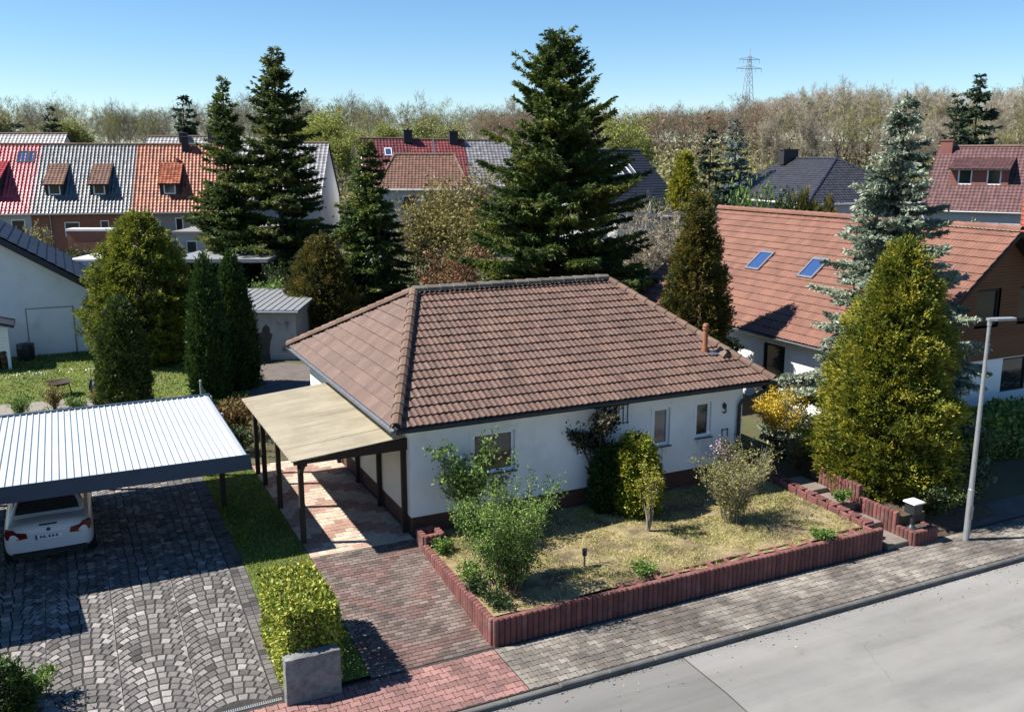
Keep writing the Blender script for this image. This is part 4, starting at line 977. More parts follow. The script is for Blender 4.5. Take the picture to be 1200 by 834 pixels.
def dormer(t, x0, x1, zb, zt, ez, k, s, tilem, wallm, cheek, n=1, ww=None, ov=.25, frame='pvc'):
    yb = (zb - ez) / k; ym = (zt - s * yb - ez) / (k - s)
    m = MB()
    hs = []; W = x1 - x0; w0 = ww or W * .62
    for i in range(n):
        c = x0 + W * (i + .5) / n; hs.append((c - w0 / 2 - x0, c + w0 / 2 - x0, zb + .12, zt - .12))
    m.wall((x0, yb, 0), (1, 0, 0), W, zb - .3, zt, hs, (0, -1, 0), .12)
    for x, o in ((x0, 1), (x1, -1)): m.add([(x, yb, zb - .3), (x, yb, zt), (x, ym, zt + s * (ym - yb))][::o], [(0, 1, 2)], .5, 1)
    dm = m.build('dormer', [M[wallm], M[cheek]], t)
    for a, b, c, e in hs: window(dm, (x0 + a, yb, c), (1, 0, 0), (0, -1, 0), b - a, e - c, .11, (M[frame], M['glass']))
    q = MB(); q.prism([(x0 - .12, yb - ov, zt - s * ov), (x1 + .12, yb - ov, zt - s * ov), (x1 + .12, ym + .1, zt + s * (ym + .1 - yb)), (x0 - .12, ym + .1, zt + s * (ym + .1 - yb))], (0, 0, -.09), .5)
    q.build('dormer_roof_board', M['slateclad'], dm)
    tiled('dormer_roof', M[tilem], dm, (x0 - .12, yb - ov, zt - s * ov + .01), (1, 0, 0), (0, 1, s), W + .24, math.hypot(1, s) * (ym - yb + ov + .05), .3, .34, .04, .04, 4)
    return dm
def chimney(t, x, y, z0, z1, w=.6, d=.5, m_='slateclad'):
    m = MB(); m.bbox(x - w / 2, y - d / 2, z0, x + w / 2, y + d / 2, z1, .02, .5); m.bbox(x - w / 2 - .06, y - d / 2 - .06, z1 + .003, x + w / 2 + .06, y + d / 2 + .06, z1 + .09, .02, .4)
    m.box(x - .1, y - .1, z1 + .09, x + .1, y + .1, z1 + .25, .5)
    return m.build('chimney', M[m_], t)
def skylight(t, p, U, V, w, h, frame='zinc', glass='glassblue', up=.09):
    p = np.array(p, float); U = nrm(U); V = nrm(V); N = np.cross(U, V); m = MB()
    for a0, a1, b0, b1 in ((0, w, 0, .09), (0, w, h - .12, h), (0, .08, .09, h - .12), (w - .08, w, .09, h - .12)):
        m.prism([p + U * a + V * b for a, b in ((a0, b0), (a1, b0), (a1, b1), (a0, b1))], N * up, .5)
    f = m.build('skylight', M[frame], t); g = MB(); q = N * (up - .03)
    g.quad(*[p + U * a + V * b + q for a, b in ((.08, .09), (w - .08, .09), (w - .08, h - .12), (.08, h - .12))], .5); g.build('pane', M[glass], f); return f
rz0 = -YAW
rzt = rz0 + .20   # the terrace is turned towards the drone
def along(t): return spot(-39.6 + .980 * t, 76.7 + .199 * t)
row_d = 10.0
# terrace of three units on the left
t, k, _ = gable('terraced_house', 'crimson tiled end of the brick terrace with a roof window at the left edge', along(-7.82), rzt, 7.8, row_d, 4.46, 9.75, 'palerender', 'tpink', [(2.3, 3.3, 1.2, 3.4), (6.2, 7.3, 2.3, 3.7)], ns=6, amp=.062)
skylight(t, (6.1, 3.55, 4.46 + 3.55 * k + .03), (1, 0, 0), (0, 1, k), .9, 1.3, 'slateclad'); skylight(t, (7.02, 3.55, 4.46 + 3.55 * k + .03), (1, 0, 0), (0, 1, k), .5, 1.3, 'slateclad')
dormer(t, 2.6, 5.4, 5.5, 7.0, 4.46, k, .5, 'tpink', 'slateclad', 'slateclad', 2, .8)
t, k, _ = gable('terraced_house', 'brick terraced house with grey glazed tiles and two small tiled dormers', along(0), rzt, 7.76, row_d, 4.46, 9.75, 'brickwall', 'tgrey', [(2.45, 3.65, 2.2, 3.45), (5.25, 5.95, 2.0, 3.55)], ns=6, amp=.062)
for a in (1.0, 4.5): dormer(t, a, a + 1.4, 5.5, 6.62, 4.46, k, .62, 'tbrown', 'slateclad', 'slateclad', 1, .95)
m = MB(); m.tube([(1.45, -.1, 4.2), (1.45, -.06, 1)], .05, 6, .5); m.build('downpipe', M['zinc'], t)
t, k, _ = gable('terraced_house', 'terraced house with bright orange clay tiles and a single white dormer window', along(7.78), rzt, 8.0, row_d, 4.46, 9.75, 'greyrender', 'torange', [(1.35, 2.25, 2.0, 3.6), (3.45, 4.1, 1.0, 3.7)], ns=6, amp=.055)
dormer(t, 2.25, 3.85, 5.5, 6.65, 4.46, k, .62, 'torange', 'slateclad', 'slateclad', 1, 1.0)
chimney(t, 4.1, 4.6, 9.0, 10.4, .55, .5); m = MB(); m.tube([(3.5, 3.6, 8.1), (3.5, 3.6, 8.6)], .16, 8, .5); m.build('vent_pipe', M['torange'], t)
# terraces behind it
t, k, _ = gable('terraced_house', 'house with pale glinting tile roof showing above the crimson end unit', spot(-63, 101), rz0, 13.2, 10, 6.2, 11.25, 'palerender', 'tlight', (), .42, .4)
t, k, _ = gable('terraced_house', 'house with grey glinting tile roof showing above the orange tiled unit', spot(-40.6, 101), rz0, 9.5, 10, 6.0, 10.95, 'palerender', 'tlight', (), .42, .4)
chimney(t, 4.0, 4.5, 10.3, 11.3, .8, .6); chimney(t, 7.2, 4.5, 10.3, 11.9, .8, .6)
t, k, _ = gable('terraced_house', 'house with pale chequered roof half hidden behind the pair of tall dark spruces', spot(-27, 90), rz0, 8.5, 10, 5.0, 10.1, 'palerender', 'tlight', (), .42, .4)
chimney(t, 3.5, 4.6, 9.4, 10.6)
# red roofed row beyond the garden trees
rr_ = rz0 + .22
t, k, _ = gable('row_house', 'row house with dark ribbed red roof and white gable end behind the garden trees', spot(-14.9, 95.5), rr_, 5.0, 9.5, 6.0, 10.65, 'white', 'tdred', (), .34, .4)
skylight(t, (2.3, 2.9, 6 + 2.9 * k + .05), (1, 0, 0), (0, 1, k), .75, 1.1, 'whitemetal'); chimney(t, 4.9, 4.5, 10.2, 11.5, .9, .7)
p = np.array(spot(-14.9, 95.5)); ux = np.array([math.cos(rr_), math.sin(rr_), 0])
t, k, _ = gable('row_house', 'row house with smooth wine red roof between two dark chimneys', tuple(p + ux * 5.2), rr_, 5.6, 9.5, 6.0, 10.55, 'palerender', 'tred', (), .34, .4)
chimney(t, 4.6, 4.5, 10.1, 11.4, .9, .7)
m = MB(); m.beam((2.4, -.2, 5.9), (2.4, 4.7, 10.58), .16, .1); m.build('verge_strip', M['zinc'], t)
t, k, _ = gable('row_house', 'row house with pale grey glinting roof at the right end of the red roofed row', tuple(p + ux * 11.0), rr_, 6.0, 9.5, 6.0, 10.5, 'palerender', 'tlight', (), .40, .4)
def hip(name, label, loc, rz, w, d, ez, rise, a, wallm, tilem, holes=(), base=-1.5, ov=.5, cw=.3, trw=.34, capm='cap', along='y'):
    """hipped house, ridge along local y; a = run of the end hips"""
    t = thing(name, label, 'house', loc, rz)
    m = MB(); m.wall((0, 0, 0), (1, 0, 0), w, base, ez, holes, (0, -1, 0), .14); m.wall((0, d, 0), (0, -1, 0), d, base, ez, [(d * .25, d * .25 + 1.2, ez - 1.8, ez - .6)], (-1, 0, 0), .14)
    m.wall((w, 0, 0), (0, 1, 0), d, base, ez, (), (1, 0, 0)); m.wall((w, d, 0), (-1, 0, 0), w, base, ez, (), (0, 1, 0)); m.build('wall', M[wallm], t)
    for p0, p1, p2, p3 in holes: window(t, (p0, 0, p2), (1, 0, 0), (0, -1, 0), p1 - p0, p3 - p2, .09, (M['pvc'], M['glass']))
    window(t, (0, d - d * .25, ez - 1.8), (0, -1, 0), (-1, 0, 0), 1.2, 1.2, .09, (M['pvc'], M['glass']))
    x0, x1, y0, y1 = -ov, w + ov, -ov, d + ov; hw = (x1 - x0) / 2; xm = (x0 + x1) / 2
    m = MB(); m.add([(x0, y0, ez), (x1, y0, ez), (x1, y1, ez), (x0, y1, ez), (xm, y0 + a, ez + rise - .02), (xm, y1 - a, ez + rise - .02), (x0, y0, ez - .16), (x1, y0, ez - .16), (x1, y1, ez - .16), (x0, y1, ez - .16)],
        [(0, 1, 4), (1, 2, 5, 4), (2, 3, 5), (3, 0, 4, 5), (6, 7, 1, 0), (7, 8, 2, 1), (8, 9, 3, 2), (9, 6, 0, 3), (9, 8, 7, 6)], .5)
    for q in range(4, 8): m.m[q] = 1
    rf = m.build('roof', [M['tile_under'], M['whitemetal']], t)
    e = ez + .02
    tiled('end_slope', M[tilem], rf, (x0, y0, e), (1, 0, 0), (0, a, rise), x1 - x0, math.hypot(a, rise), cw, trw, .04, .035, 4, clips=[((x0, y0, 0), (-a, hw, 0)), ((x1, y0, 0), (a, hw, 0))])
    tiled('end_slope', M[tilem], rf, (x1, y1, e), (-1, 0, 0), (0, -a, rise), x1 - x0, math.hypot(a, rise), cw, trw, .04, .035, 4, clips=[((x0, y1, 0), (-a, -hw, 0)), ((x1, y1, 0), (a, -hw, 0))])
    tiled('side_slope', M[tilem], rf, (x0, y1, e), (0, -1, 0), (hw, 0, rise), y1 - y0, math.hypot(hw, rise), cw, trw, .04, .035, 4, clips=[((x0, y0, 0), (a, -hw, 0)), ((x0, y1, 0), (a, hw, 0))])
    tiled('side_slope', M[tilem], rf, (x1, y0, e), (0, 1, 0), (-hw, 0, rise), y1 - y0, math.hypot(hw, rise), cw, trw, .04, .035, 4, clips=[((x1, y0, 0), (-a, -hw, 0)), ((x1, y1, 0), (-a, hw, 0))])
    for q in ((x0, y0), (x1, y0)): caps('hip_cap', M[capm], rf, (q[0], q[1], ez + .05), (xm, y0 + a, ez + rise + .06), .12, .5, 5)
    for q in ((x0, y1), (x1, y1)): caps('hip_cap', M[capm], rf, (q[0], q[1], ez + .05), (xm, y1 - a, ez + rise + .06), .12, .5, 5)
    caps('ridge_cap', M[capm], rf, (xm, y0 + a, ez + rise + .06), (xm, y1 - a, ez + rise + .06), .12, .5, 5)
    m = MB(); m.tube([(x0 - .05, y1, ez - .06), (x0 - .05, y0, ez - .06), (x1, y0 - .05, ez - .06)], .08, 6, .5); m.build('gutter', M['whitemetal'], t)
    return t
b = T(*spot(24.1, 75.7)[:2])
t = hip('hip_roof_house', 'pale house with a large anthracite hipped roof behind the row of small cypresses', (*spot(24.1, 75.7)[:2], 0), rz0 + .294, 11, 15.6, 5.0, 3.5, 5.0, 'palerender', 'tslate', [(.4, 1.6, 2.3, 4.3)], -.5, .5, .3, .34, 'tslate')
chimney(t, 5.0, 11.0, 8.0, 9.3, 1.5, .8, 'slateclad')
for x in (-.35,):
    m = MB(); m.bbox(x, -.4, -.5, x + .22, -.18, 4.84, .01); m.build('porch_post', M['pvc'], t)
t = hip('garden_house', 'low house with brown hipped roof in front of the red roofed row', spot(-4.1, 82.5), rz0 + PI / 2 + .05, 7.0, 7.4, 6.0, 2.9, 1.4, 'palerender', 'tbrown', (), -1, .4)
t, k, _ = gable('grey_roof_house', 'house with steep blue-black roof and white roof windows half hidden behind the biggest spruce', spot(7.0, 79), rz0 + .75, 11, 9, 5.2, 9.3, 'palerender', 'tnavy', (), .3, .34, capm='tslate')
for x in (5.4, 7.2): skylight(t, (x, 2.1, 5.2 + 2.1 * k + .05), (1, 0, 0), (0, 1, k), .8, 1.5, 'pvc', 'curtain')
t, k, _ = gable('maroon_house', 'house with maroon roof and a wide two-window dormer at the right edge of the photo', spot(33.2, 75.5), rz0 - .62, 14, 9.5, 4.3, 9.0, 'palerender', 'tmaroon', [(2, 3.4, 1.4, 2.8)], .3, .34)
dormer(t, 1.6, 5.8, 5.9, 7.4, 4.3, k, .32, 'tmaroon', 'redclad', 'slateclad', 2, 1.05, .5)
chimney(t, .6, 4.4, 8.0, 9.5, .9, .6, 'redclad')
def flatshed(name, label, loc, rz, w, d, h, wallm, roofm, ov=.25, th=.16, holes=(), open_front=False, slope=0, cat='garage'):
    t = thing(name, label, cat, loc, rz); m = MB()
    if not open_front: m.wall((0, 0, 0), (1, 0, 0), w, -.6, h, holes, (0, -1, 0), .6)
    m.wall((0, d, 0), (0, -1, 0), d, -.6, h, (), (-1, 0, 0)); m.wall((w, 0, 0), (0, 1, 0), d, -.6, h, (), (1, 0, 0)); m.wall((w, d, 0), (-1, 0, 0), w, -.6, h, (), (0, 1, 0))
    m.build('wall', M[wallm], t)
    m = MB(); m.prism([(-ov, -ov, h + .002), (w + ov, -ov, h + .002), (w + ov, d + ov, h + .002 + slope), (-ov, d + ov, h + .002 + slope)], (0, 0, th), .5); m.build('roof', M[roofm], t)
    return t
t = flatshed('flat_roof_garage', 'grey flat-roofed garage below the orange tiled terraced house', spot(-20.4, 56.4), rz0, 6.0, 7.0, 4.1, 'palerender', 'flatroof', holes=[(.5, 1.2, 2.9, 3.7)])
window(t, (.5, 0, 2.9), (1, 0, 0), (0, -1, 0), .7, .8, .08, (M['pvc'], M['glass']))
t = flatshed('flat_roof_shelter', 'open shelter with pale flat metal roof in front of the grey flat-roofed garage', spot(-18.6, 51.2), rz0, 4.8, 4.9, 2.95, 'slateclad', 'galv', .3, .2, open_front=True, cat='shelter')
for x in (.1, 2.4, 4.7):
    m = MB(); m.bbox(x - .06, .0, -.6, x + .06, .12, 2.94, .01); m.build('post', M['darkwood'], t)
# low garage with the stained wall
t = thing('back_garage', 'old garage with pale metal roof and dark stains on its white wall behind the bungalow', 'garage', spot(-12.75, 39.3), rz0)
m = MB(); m.wall((0, 0, 0), (1, 0, 0), 3.4, -.3, 2.12, [(.45, 1.12, -.3, 2.0)], (0, -1, 0), .9)
m.wall((0, 5.2, 0), (0, -1, 0), 5.2, -.3, 2.12, (), (-1, 0, 0)); m.wall((3.4, 0, 0), (0, 1, 0), 5.2, -.3, 2.12, (), (1, 0, 0)); m.wall((3.4, 5.2, 0), (-1, 0, 0), 3.4, -.3, 2.12, (), (0, 1, 0))
M['stainwall'] = mat('stained_render', (.58, .55, .50), (.48, .45, .41), 1.6, .95, c3=(.22, .19, .16), ns3=1.1, lim3=(.56, .66))
m.build('wall', M['stainwall'], t)
m = MB(); m.box(.46, .8, -.3, 1.1, .9, 1.98, .5); m.build('door', M['darkwood'], t)
M['algae'] = mat('dark_wall_stain', (.085, .07, .055), (.13, .11, .09), 5, .95)
m = MB(); pl_ = [(.0, .0), (.5, .0), (.45, .5), (.52, .9), (.62, 1.2), (.5, 1.32), (.52, 1.5), (.35, 1.66), (.2, 1.5), (.15, 1.3), (-.12, 1.28), (-.02, 1.1), (.08, .95), (.02, .5)]
m.add([(1.75 + x, -.004, z - .1) for x, z in pl_], [tuple(range(len(pl_)))], .5); m.build('stain', M['algae'], t)
m = MB(); m.prism([(-.25, -.3, 2.13), (3.6, -.3, 2.13), (3.6, 5.4, 2.28), (-.25, 5.4, 2.28)], (0, 0, .10), .5)
for x in np.arange(-.2, 3.5, .32): m.prism([(x, -.3, 2.231), (x + .05, -.3, 2.231), (x + .05, 5.4, 2.381), (x, 5.4, 2.381)], (0, 0, .03), .5)
m.build('roof', M['galv'], t)
m = MB(); m.tube([(-.3, -.34, 2.14), (3.6, -.34, 2.14)], .06, 6, .5); m.build('gutter', M['zinc'], t)
# white gabled building on the left with dark roof
t = thing('white_outbuilding', 'white gabled building with dark overhanging roof behind the left lawn', 'building', (0, 0, 0))
m = MB(); ye = 26.9
m.add([(-15.2, ye, -.4), (-5.1, ye, -.4), (-5.1, ye, 2.72), (-10.1, ye, 6.0), (-15.2, ye, 2.72)], [(0, 1, 2, 3, 4)], .5)
m.wall((-5.1, ye, 0), (0, 1, 0), 7.6, -.4, 2.72, (), (1, 0, 0), mi=1); m.wall((-15.2, ye + 7.6, 0), (0, -1, 0), 7.6, -.4, 2.72, (), (-1, 0, 0))
m.add([(-5.1, ye + 7.6, -.4), (-15.2, ye + 7.6, -.4), (-15.2, ye + 7.6, 2.72), (-10.1, ye + 7.6, 6.0), (-5.1, ye + 7.6, 2.72)], [(0, 1, 2, 3, 4)], .5)
m.build('wall', [M['white'], M['cream']], t)
m = MB()
m.prism([(-4.45, 26.25, 2.58), (-10.1, 26.25, 6.26), (-10.1, 34.6, 6.26), (-4.45, 34.6, 2.58)], (0, 0, -.3), .5)
m.prism([(-15.75, 26.25, 2.58), (-15.75, 34.6, 2.58), (-10.1, 34.6, 6.26), (-10.1, 26.25, 6.26)], (0, 0, -.3), .5)
ro = m.build('roof', M['tnavy'], t)
tiled('right_slope', M['tnavy'], ro, (-4.43, 26.2, 2.60), (0, 1, 0), (-5.65, 0, 3.68), 8.45, 6.74, .38, .42, .03, .03, 4)
m = MB(); m.tube([(-4.36, 26.2, 2.52), (-4.36, 34.65, 2.52)], .08, 8, .5); m.build('gutter', M['whitemetal'], t)
m = MB(); m.box(-7.84, ye - .03, -.1, -6.02, ye - .004, 2.02, .5); gd_ = m.build('garage_door', M['white'], t)
m = MB()
for q in ((-7.89, -.1, -7.84, 2.07), (-6.02, -.1, -5.97, 2.07), (-7.84, 2.02, -6.02, 2.07)): m.box(q[0], ye - .035, q[1], q[2], ye - .003, q[3], .5)
m.build('door_frame', M['zinc'], gd_)
sh = thing('log_store', 'small white log store with dark lean-to roof at the left edge of the lawn', 'log store', (0, 0, 0))
m = MB(); m.prism([(-11, 23.9, 2.5), (-8.25, 23.9, 1.72), (-8.25, 25.6, 1.72), (-11, 25.6, 2.5)], (0, 0, .12), .5); m.build('roof', M['tnavy'], sh)
m = MB()
for z in np.arange(.75, 1.7, .14): m.box(-11, 24.2, z, -8.62, 24.24, z + .13, .5)
m.build('siding', M['pvc'], sh)
m = MB(); m.bbox(-8.62, 24.15, -.1, -8.5, 24.27, 1.75, .01); m.build('post', M['pvc'], sh)
m = MB(); M['logs'] = mat('split_firewood', (.24, .13, .06), (.16, .085, .04), 6, .9, (.5, 1.4))
for i in range(30):
    m.tube([(-10.6 + (i % 10) * .2 + random.uniform(-.02, .02), 24.3, .1 + .2 * (i // 10)), (-10.6 + (i % 10) * .2, 25.2, .1 + .2 * (i // 10))], .095, 7)
o = m.build('firewood_pile', M['logs']); tag(o, 'pile of split firewood under the small white log store', 'firewood')
m = MB(); m.lathe((-8.0, 25.9, -.05), [(.30, 0), (.34, .1), (.36, .55), (.33, .68), (.36, .70), (.35, .74), (.1, .78)], 16, .5); o = m.build('water_barrel', M['zincdark']); tag(o, 'dark squat barrel in the shade against the white building by the log store', 'barrel')
# pale sheds and a brick garden wall between the outbuilding and the terrace
t = flatshed('white_shed', 'white flat-roofed shed showing between the dark outbuilding roof and the golden cypress', spot(-22.6, 47), rz0, 1.5, 7.5, 3.45, 'white', 'whitemetal', .05, .1, cat='shed')
t = flatshed('white_shed', 'low white roof strip in front of the brick terraced house', spot(-28.8, 60), rz0, 4.4, 1.0, 4.0, 'brickwall', 'pvc', .05, .14, cat='shed')
# houses on the right
t = thing('gabled_house', 'large house with salmon red tiled roof, two skylights and brown timber gable on the right', 'house', (0, 0, 0))
rx, ex, ry0, ry1, ez, rh = 20.35, 15.65, .28, 14.9, 2.5, 6.3
k = (rh - ez) / (rx - ex); x2 = 2 * rx - ex
m = MB(); hl = [(14.3 - 6.75, 14.3 - 5.62, .05, 2.1), (2.0, 3.4, .9, 2.1)]
m.wall((16.1, 14.3, 0), (0, -1, 0), 13.5, -.7, 2.75, hl, (-1, 0, 0), .2)
m.wall((16.1, .8, 0), (1, 0, 0), 8.5, -.8, 2.22, [(4.75, 6.0, 1.05, 2.18)], (0, -1, 0), .15)
m.wall((24.6, .8, 0), (0, 1, 0), 13.5, -.7, 2.75, (), (1, 0, 0)); m.wall((24.6, 14.3, 0), (-1, 0, 0), 8.5, -.7, 2.75, (), (0, 1, 0))
m.add([(24.6, 14.3, 2.75), (16.1, 14.3, 2.75), (rx, 14.3, rh - .1)], [(0, 1, 2)], .5)
m.build('wall', M['white'], t)
m = MB(); g0 = .76
m.wall((16.08, g0, 0), (1, 0, 0), 8.54, 2.222, 2.9, (), (0, -1, 0)); hw2 = [(19.25, 20.35, 3.35, 4.5), (21.25, 22.3, 3.35, 4.5)]
for i in range(36):   # boards of the gable, clipped by the roof line
    z = 2.9 + i * .095; xa = ex + (z + .095 - ez) / k + .1; xb = x2 - (z + .095 - ez) / k - .1
    if xb <= xa: break
    segs = [(xa, xb)]
    for a, b, c, d in hw2:
        if z + .09 > c and z < d: segs = [(p, q) for s0, s1 in segs for p, q in ((s0, min(s1, a)), (max(s0, b), s1)) if q > p + .01]
    for p, q in segs: m.quad((p, g0, z), (q, g0, z), (q, g0 - .012, z + .093), (p, g0 - .012, z + .093), random.random())
m.quad((16.08, g0 + .01, 2.3), (24.62, g0 + .01, 2.3), (24.62, g0 + .01, 2.9), (16.08, g0 + .01, 2.9), .5)
gb = m.build('timber_gable', M['brownclad'], t)
for a, b, c, d in hw2: window(gb, (a, g0, c), (1, 0, 0), (0, -1, 0), b - a, d - c, .08, (M['darkwood'], M['glass']))
window(t, (20.85, .8, 1.05), (1, 0, 0), (0, -1, 0), 1.25, 1.13, .07, (M['darkwood'], M['glass']))
window(t, (16.1, 6.75, .05), (0, -1, 0), (-1, 0, 0), 1.13, 2.05, .09, (M['darkwood'], M['glass'])); window(t, (16.1, 12.3, .9), (0, -1, 0), (-1, 0, 0), 1.4, 1.2, .08, (M['pvc'], M['glass']), M['sill'])
m = MB()
m.prism([(ex, ry0, ez), (rx, ry0, rh), (rx, ry1, rh), (ex, ry1, ez)], (0, 0, -.14), .5); m.prism([(x2, ry1, ez), (rx, ry1, rh), (rx, ry0, rh), (x2, ry0, ez)], (0, 0, -.14), .5)
ro = m.build('roof', M['darkwood'], t)
tiled('left_slope', M['otile'], ro, (ex - .03, ry1, ez), (0, -1, 0), (1, 0, k), ry1 - ry0, math.hypot(rx - ex, rh - ez), .15, .34, .032, .024, 6, rolls=2)
tiled('right_slope', M['otile'], ro, (x2 + .03, ry0, ez), (0, 1, 0), (-1, 0, k), ry1 - ry0, math.hypot(rx - ex, rh - ez), .15, .34, .032, .024, 6, rolls=2)
caps('ridge_cap', M['otile'], ro, (rx, ry1, rh + .06), (rx, ry0, rh + .06), .13)
gutter('gutter', M['zinc'], t, (ex - .1, ry1, ez - .03), (ex - .1, ry0, ez - .03), .075)
for y in (9.95, 7.1): skylight(t, (17.80, y, ez + (17.80 - ex) * k + .03), (0, -1, 0), (1, 0, k), .78, 1.05, 'zinc')
t = flatshed('flat_roof_building', 'low building with gravelled beige flat roof in front of the maroon dormer house', spot(27.6, 58), rz0, 5.0, 7.5, 4.0, 'palerender', 'beigeroof', cat='building')
t, k, _ = gable('coral_roof_house', 'house with smooth coral red roof peeking in at the right edge', spot(25.6, 46.5), rz0 - .5, 8, 7, 4.2, 7.0, 'palerender', 'tcoral', (), .3, .34)
t = flatshed('garden_shed', 'small white garden shed with grey flat roof behind the bungalow beside the bare tree', spot(5.6, 42.5), rz0, 2.6, 3.2, 2.75, 'white', 'tslate', .2, .15, slope=.5, cat='shed')
m = MB(); m.tube([(-.2, -.25, 2.78), (2.8, -.25, 2.78)], .07, 6, .5); m.build('red_tile_edge', M['torange'], t)
t = flatshed('garden_shed', 'dark-roofed low shed behind the bungalow beside the slim bronze thuja', spot(6.7, 37.8), rz0 - .2, 2.4, 3.0, 1.7, 'white', 'tslate', .25, .15, slope=.7, cat='shed')
t = flatshed('greenhouse', 'low pale glass cold frame in the garden behind the bungalow ridge', spot(5.2, 37.4), rz0, 1.3, 1.8, .8, 'pvc', 'curtain', .05, .06, cat='greenhouse')
t = flatshed('garage', 'long pale grey house wall behind the bare tree and the slim bronze thuja', spot(7.0, 62), rz0, 9, 6, 4.6, 'palerender', 'tslate', .2, .2, cat='garage', holes=[(2, 3, 2.5, 3.6)])
window(t, (2, 0, 2.5), (1, 0, 0), (0, -1, 0), 1, 1.1, .08, (M['pvc'], M['glass']))
# pylon
py = thing('power_pylon', 'tall lattice power pylon with two crossarms rising behind the wood', 'pylon', spot(151, 613), rz0 + .2)
M['pylon'] = mat('grey_galvanised_lattice', (.60, .66, .72), (.55, .60, .66), 1, .7)
m = MB(); h0 = 77 - T(*spot(151, 613)[:2]); wz = lambda z: 4.2 * (1 - z / h0) ** 1.0 + .5
zs = np.linspace(0, h0 * .93, 12)
for sx, sy in ((-1, -1), (1, -1), (1, 1), (-1, 1)):
    for a, b in zip(zs[:-1], zs[1:]): m.beam((sx * wz(a), sy * wz(a), a), (sx * wz(b), sy * wz(b), b), .26, .26)
for i, (a, b) in enumerate(zip(zs[:-1], zs[1:])):
    for s_ in (-1, 1):
        m.beam((-wz(a), s_ * wz(a), a), (wz(b), s_ * wz(b), b), .14, .14); m.beam((wz(a), s_ * wz(a), a), (-wz(b), s_ * wz(b), b), .14, .14)
        m.beam((s_ * wz(a), -wz(a), a), (s_ * wz(b), wz(b), b), .14, .14)
m.beam((0, 0, zs[-1]), (0, 0, h0), .35, .35); m.build('tower', M['pylon'], py)
for z, hwid in ((h0 * .79, 8.6), (h0 * .885, 7.0)):
    m = MB()
    for s_ in (-1, 1):
        m.beam((0, s_ * .8, z), (hwid, 0, z + .2), .22, .22); m.beam((0, s_ * .8, z), (-hwid, 0, z + .2), .22, .22)
    m.beam((0, 0, z + 1.8), (hwid, 0, z + .25), .2, .2); m.beam((0, 0, z + 1.8), (-hwid, 0, z + .25), .2, .2)
    for x in (-hwid, -hwid * .55, hwid * .55, hwid): m.beam((x, 0, z), (x, 0, z - 2.2), .16, .16)
    m.build('crossarm', M['pylon'], py)
# ------------------------------------------------------------------ trees and shrubs
M['cypress'] = fol('loose_cypress', (.035, .05, .010), (.125, .155, .02), (.27, .275, .035), 1.2, .3)
M['leafglobe'] = fol('dwarf_conifer_gold', (.05, .075, .010), (.165, .20, .022), (.36, .35, .04), 2.2, .3)
M['leaftwig'] = fol('olive_bud', (.09, .095, .03), (.20, .20, .05), (.34, .32, .09), 1.5, .3)
M['leafwall'] = fol('glossy_bronze_leaf', (.022, .024, .014), (.05, .055, .028), (.12, .085, .05), 4, .15)
def P3(lat, dist): p = spot(lat, dist); return (p[0], p[1], p[2] - .05)
plant('spruce_tree', 'tallest dark spruce of the garden directly behind the bungalow roof', 'tree', (13.5, 17.4, -.1), spruce(13.9, 5.1, 3, .32, 9, 26, (.22, .06), 15, .07, .36, .85, .68), (M['bark'], M['needles']))
plant('spruce_tree', 'dark pointed spruce with steep branches, left one of the tall pair beside the orange roof', 'tree', (3.0, 38.6, -.1), spruce(13.3, 3.1, 8, .36, 9, 21, (.26, .075), 13, .05, .5, .8, .85), (M['bark'], M['needles']))
plant('spruce_tree', 'broad olive spruce with ragged top, right one of the tall pair by the orange roof', 'tree', (5.7, 37.1, -.1), spruce(14.9, 4.7, 12, .36, 9, 20, (.26, .075), 13, .05, .4, .7, .84), (M['bark'], M['needles2']))
plant('spruce_tree', 'medium dark spruce between the tall pair and the tawny budding tree', 'tree', (7.9, 27.0, -.1), spruce(9.6, 2.6, 15, .34, 10, 26, (.24, .08), 13, .04, .25, .2, .68), (M['bark'], M['needles']))
plant('blue_spruce', 'tall blue-grey spruce behind the big golden thuja on the right', 'tree', (15.0, .35, -.1), spruce(10.4, 3.35, 21, .36, 12, 42, (.15, .055), 26, .03, .20, .30, .92), (M['bark'], M['blue']))
pf = lambda R, a=.25, b=.6: (lambda z: R * (max(0, min(1, (z + a) / (a + .12))) ** .6) * max(0, 1 - z) ** b)
def cone(R, base=.75, peak=.22, b=.75):
    def f(z):
        return R * (base + (1 - base) * math.sin(min(1, z / peak) * PI / 2)) if z < peak else R * max(0, 1 - ((z - peak) / (1 - peak)) ** 1.35) ** b
    return f
plant('thuja_tree', 'huge golden green thuja cone beside the street lamp and tree bed wall', 'tree', (13.05, -1.75, -.35), thuja(6.8, (lambda z: 1.58 * (.8 + .2 * math.sin(min(1, z / .3) * PI / 2)) * max(0, 1 - z ** 1.9) ** .8), 5, 3600, 56, .50, (.105, .042), .42, .55, .95, .09), (M['bark'], M['ythuja']))
plant('thuja_tree', 'slim bronze thuja column between the bungalow roof and the salmon red roof', 'tree', (13.43, 7.25, -.1), thuja(7.75, lambda z: 1.15 * (.8 + .2 * math.sin(min(1, z / .2) * PI / 2)) * max(0, 1 - z ** 2.2) ** .9 * (1 - .12 * z), 6, 1700, 42, .44, (.12, .05), .34, .6, .9, .11), (M['bark'], M['ythuja2']))
plant('cypress_tree', 'large rounded yellow-green cypress between white outbuilding and grey flat-roofed garage', 'tree', (-3.25, 23.4, -.1), thuja(6.5, cone(1.95, .7, .36, .78), 7, 2600, 44, .58, (.13, .055), .42, .35, 1.0, .11), (M['bark'], M['cypress'])) 
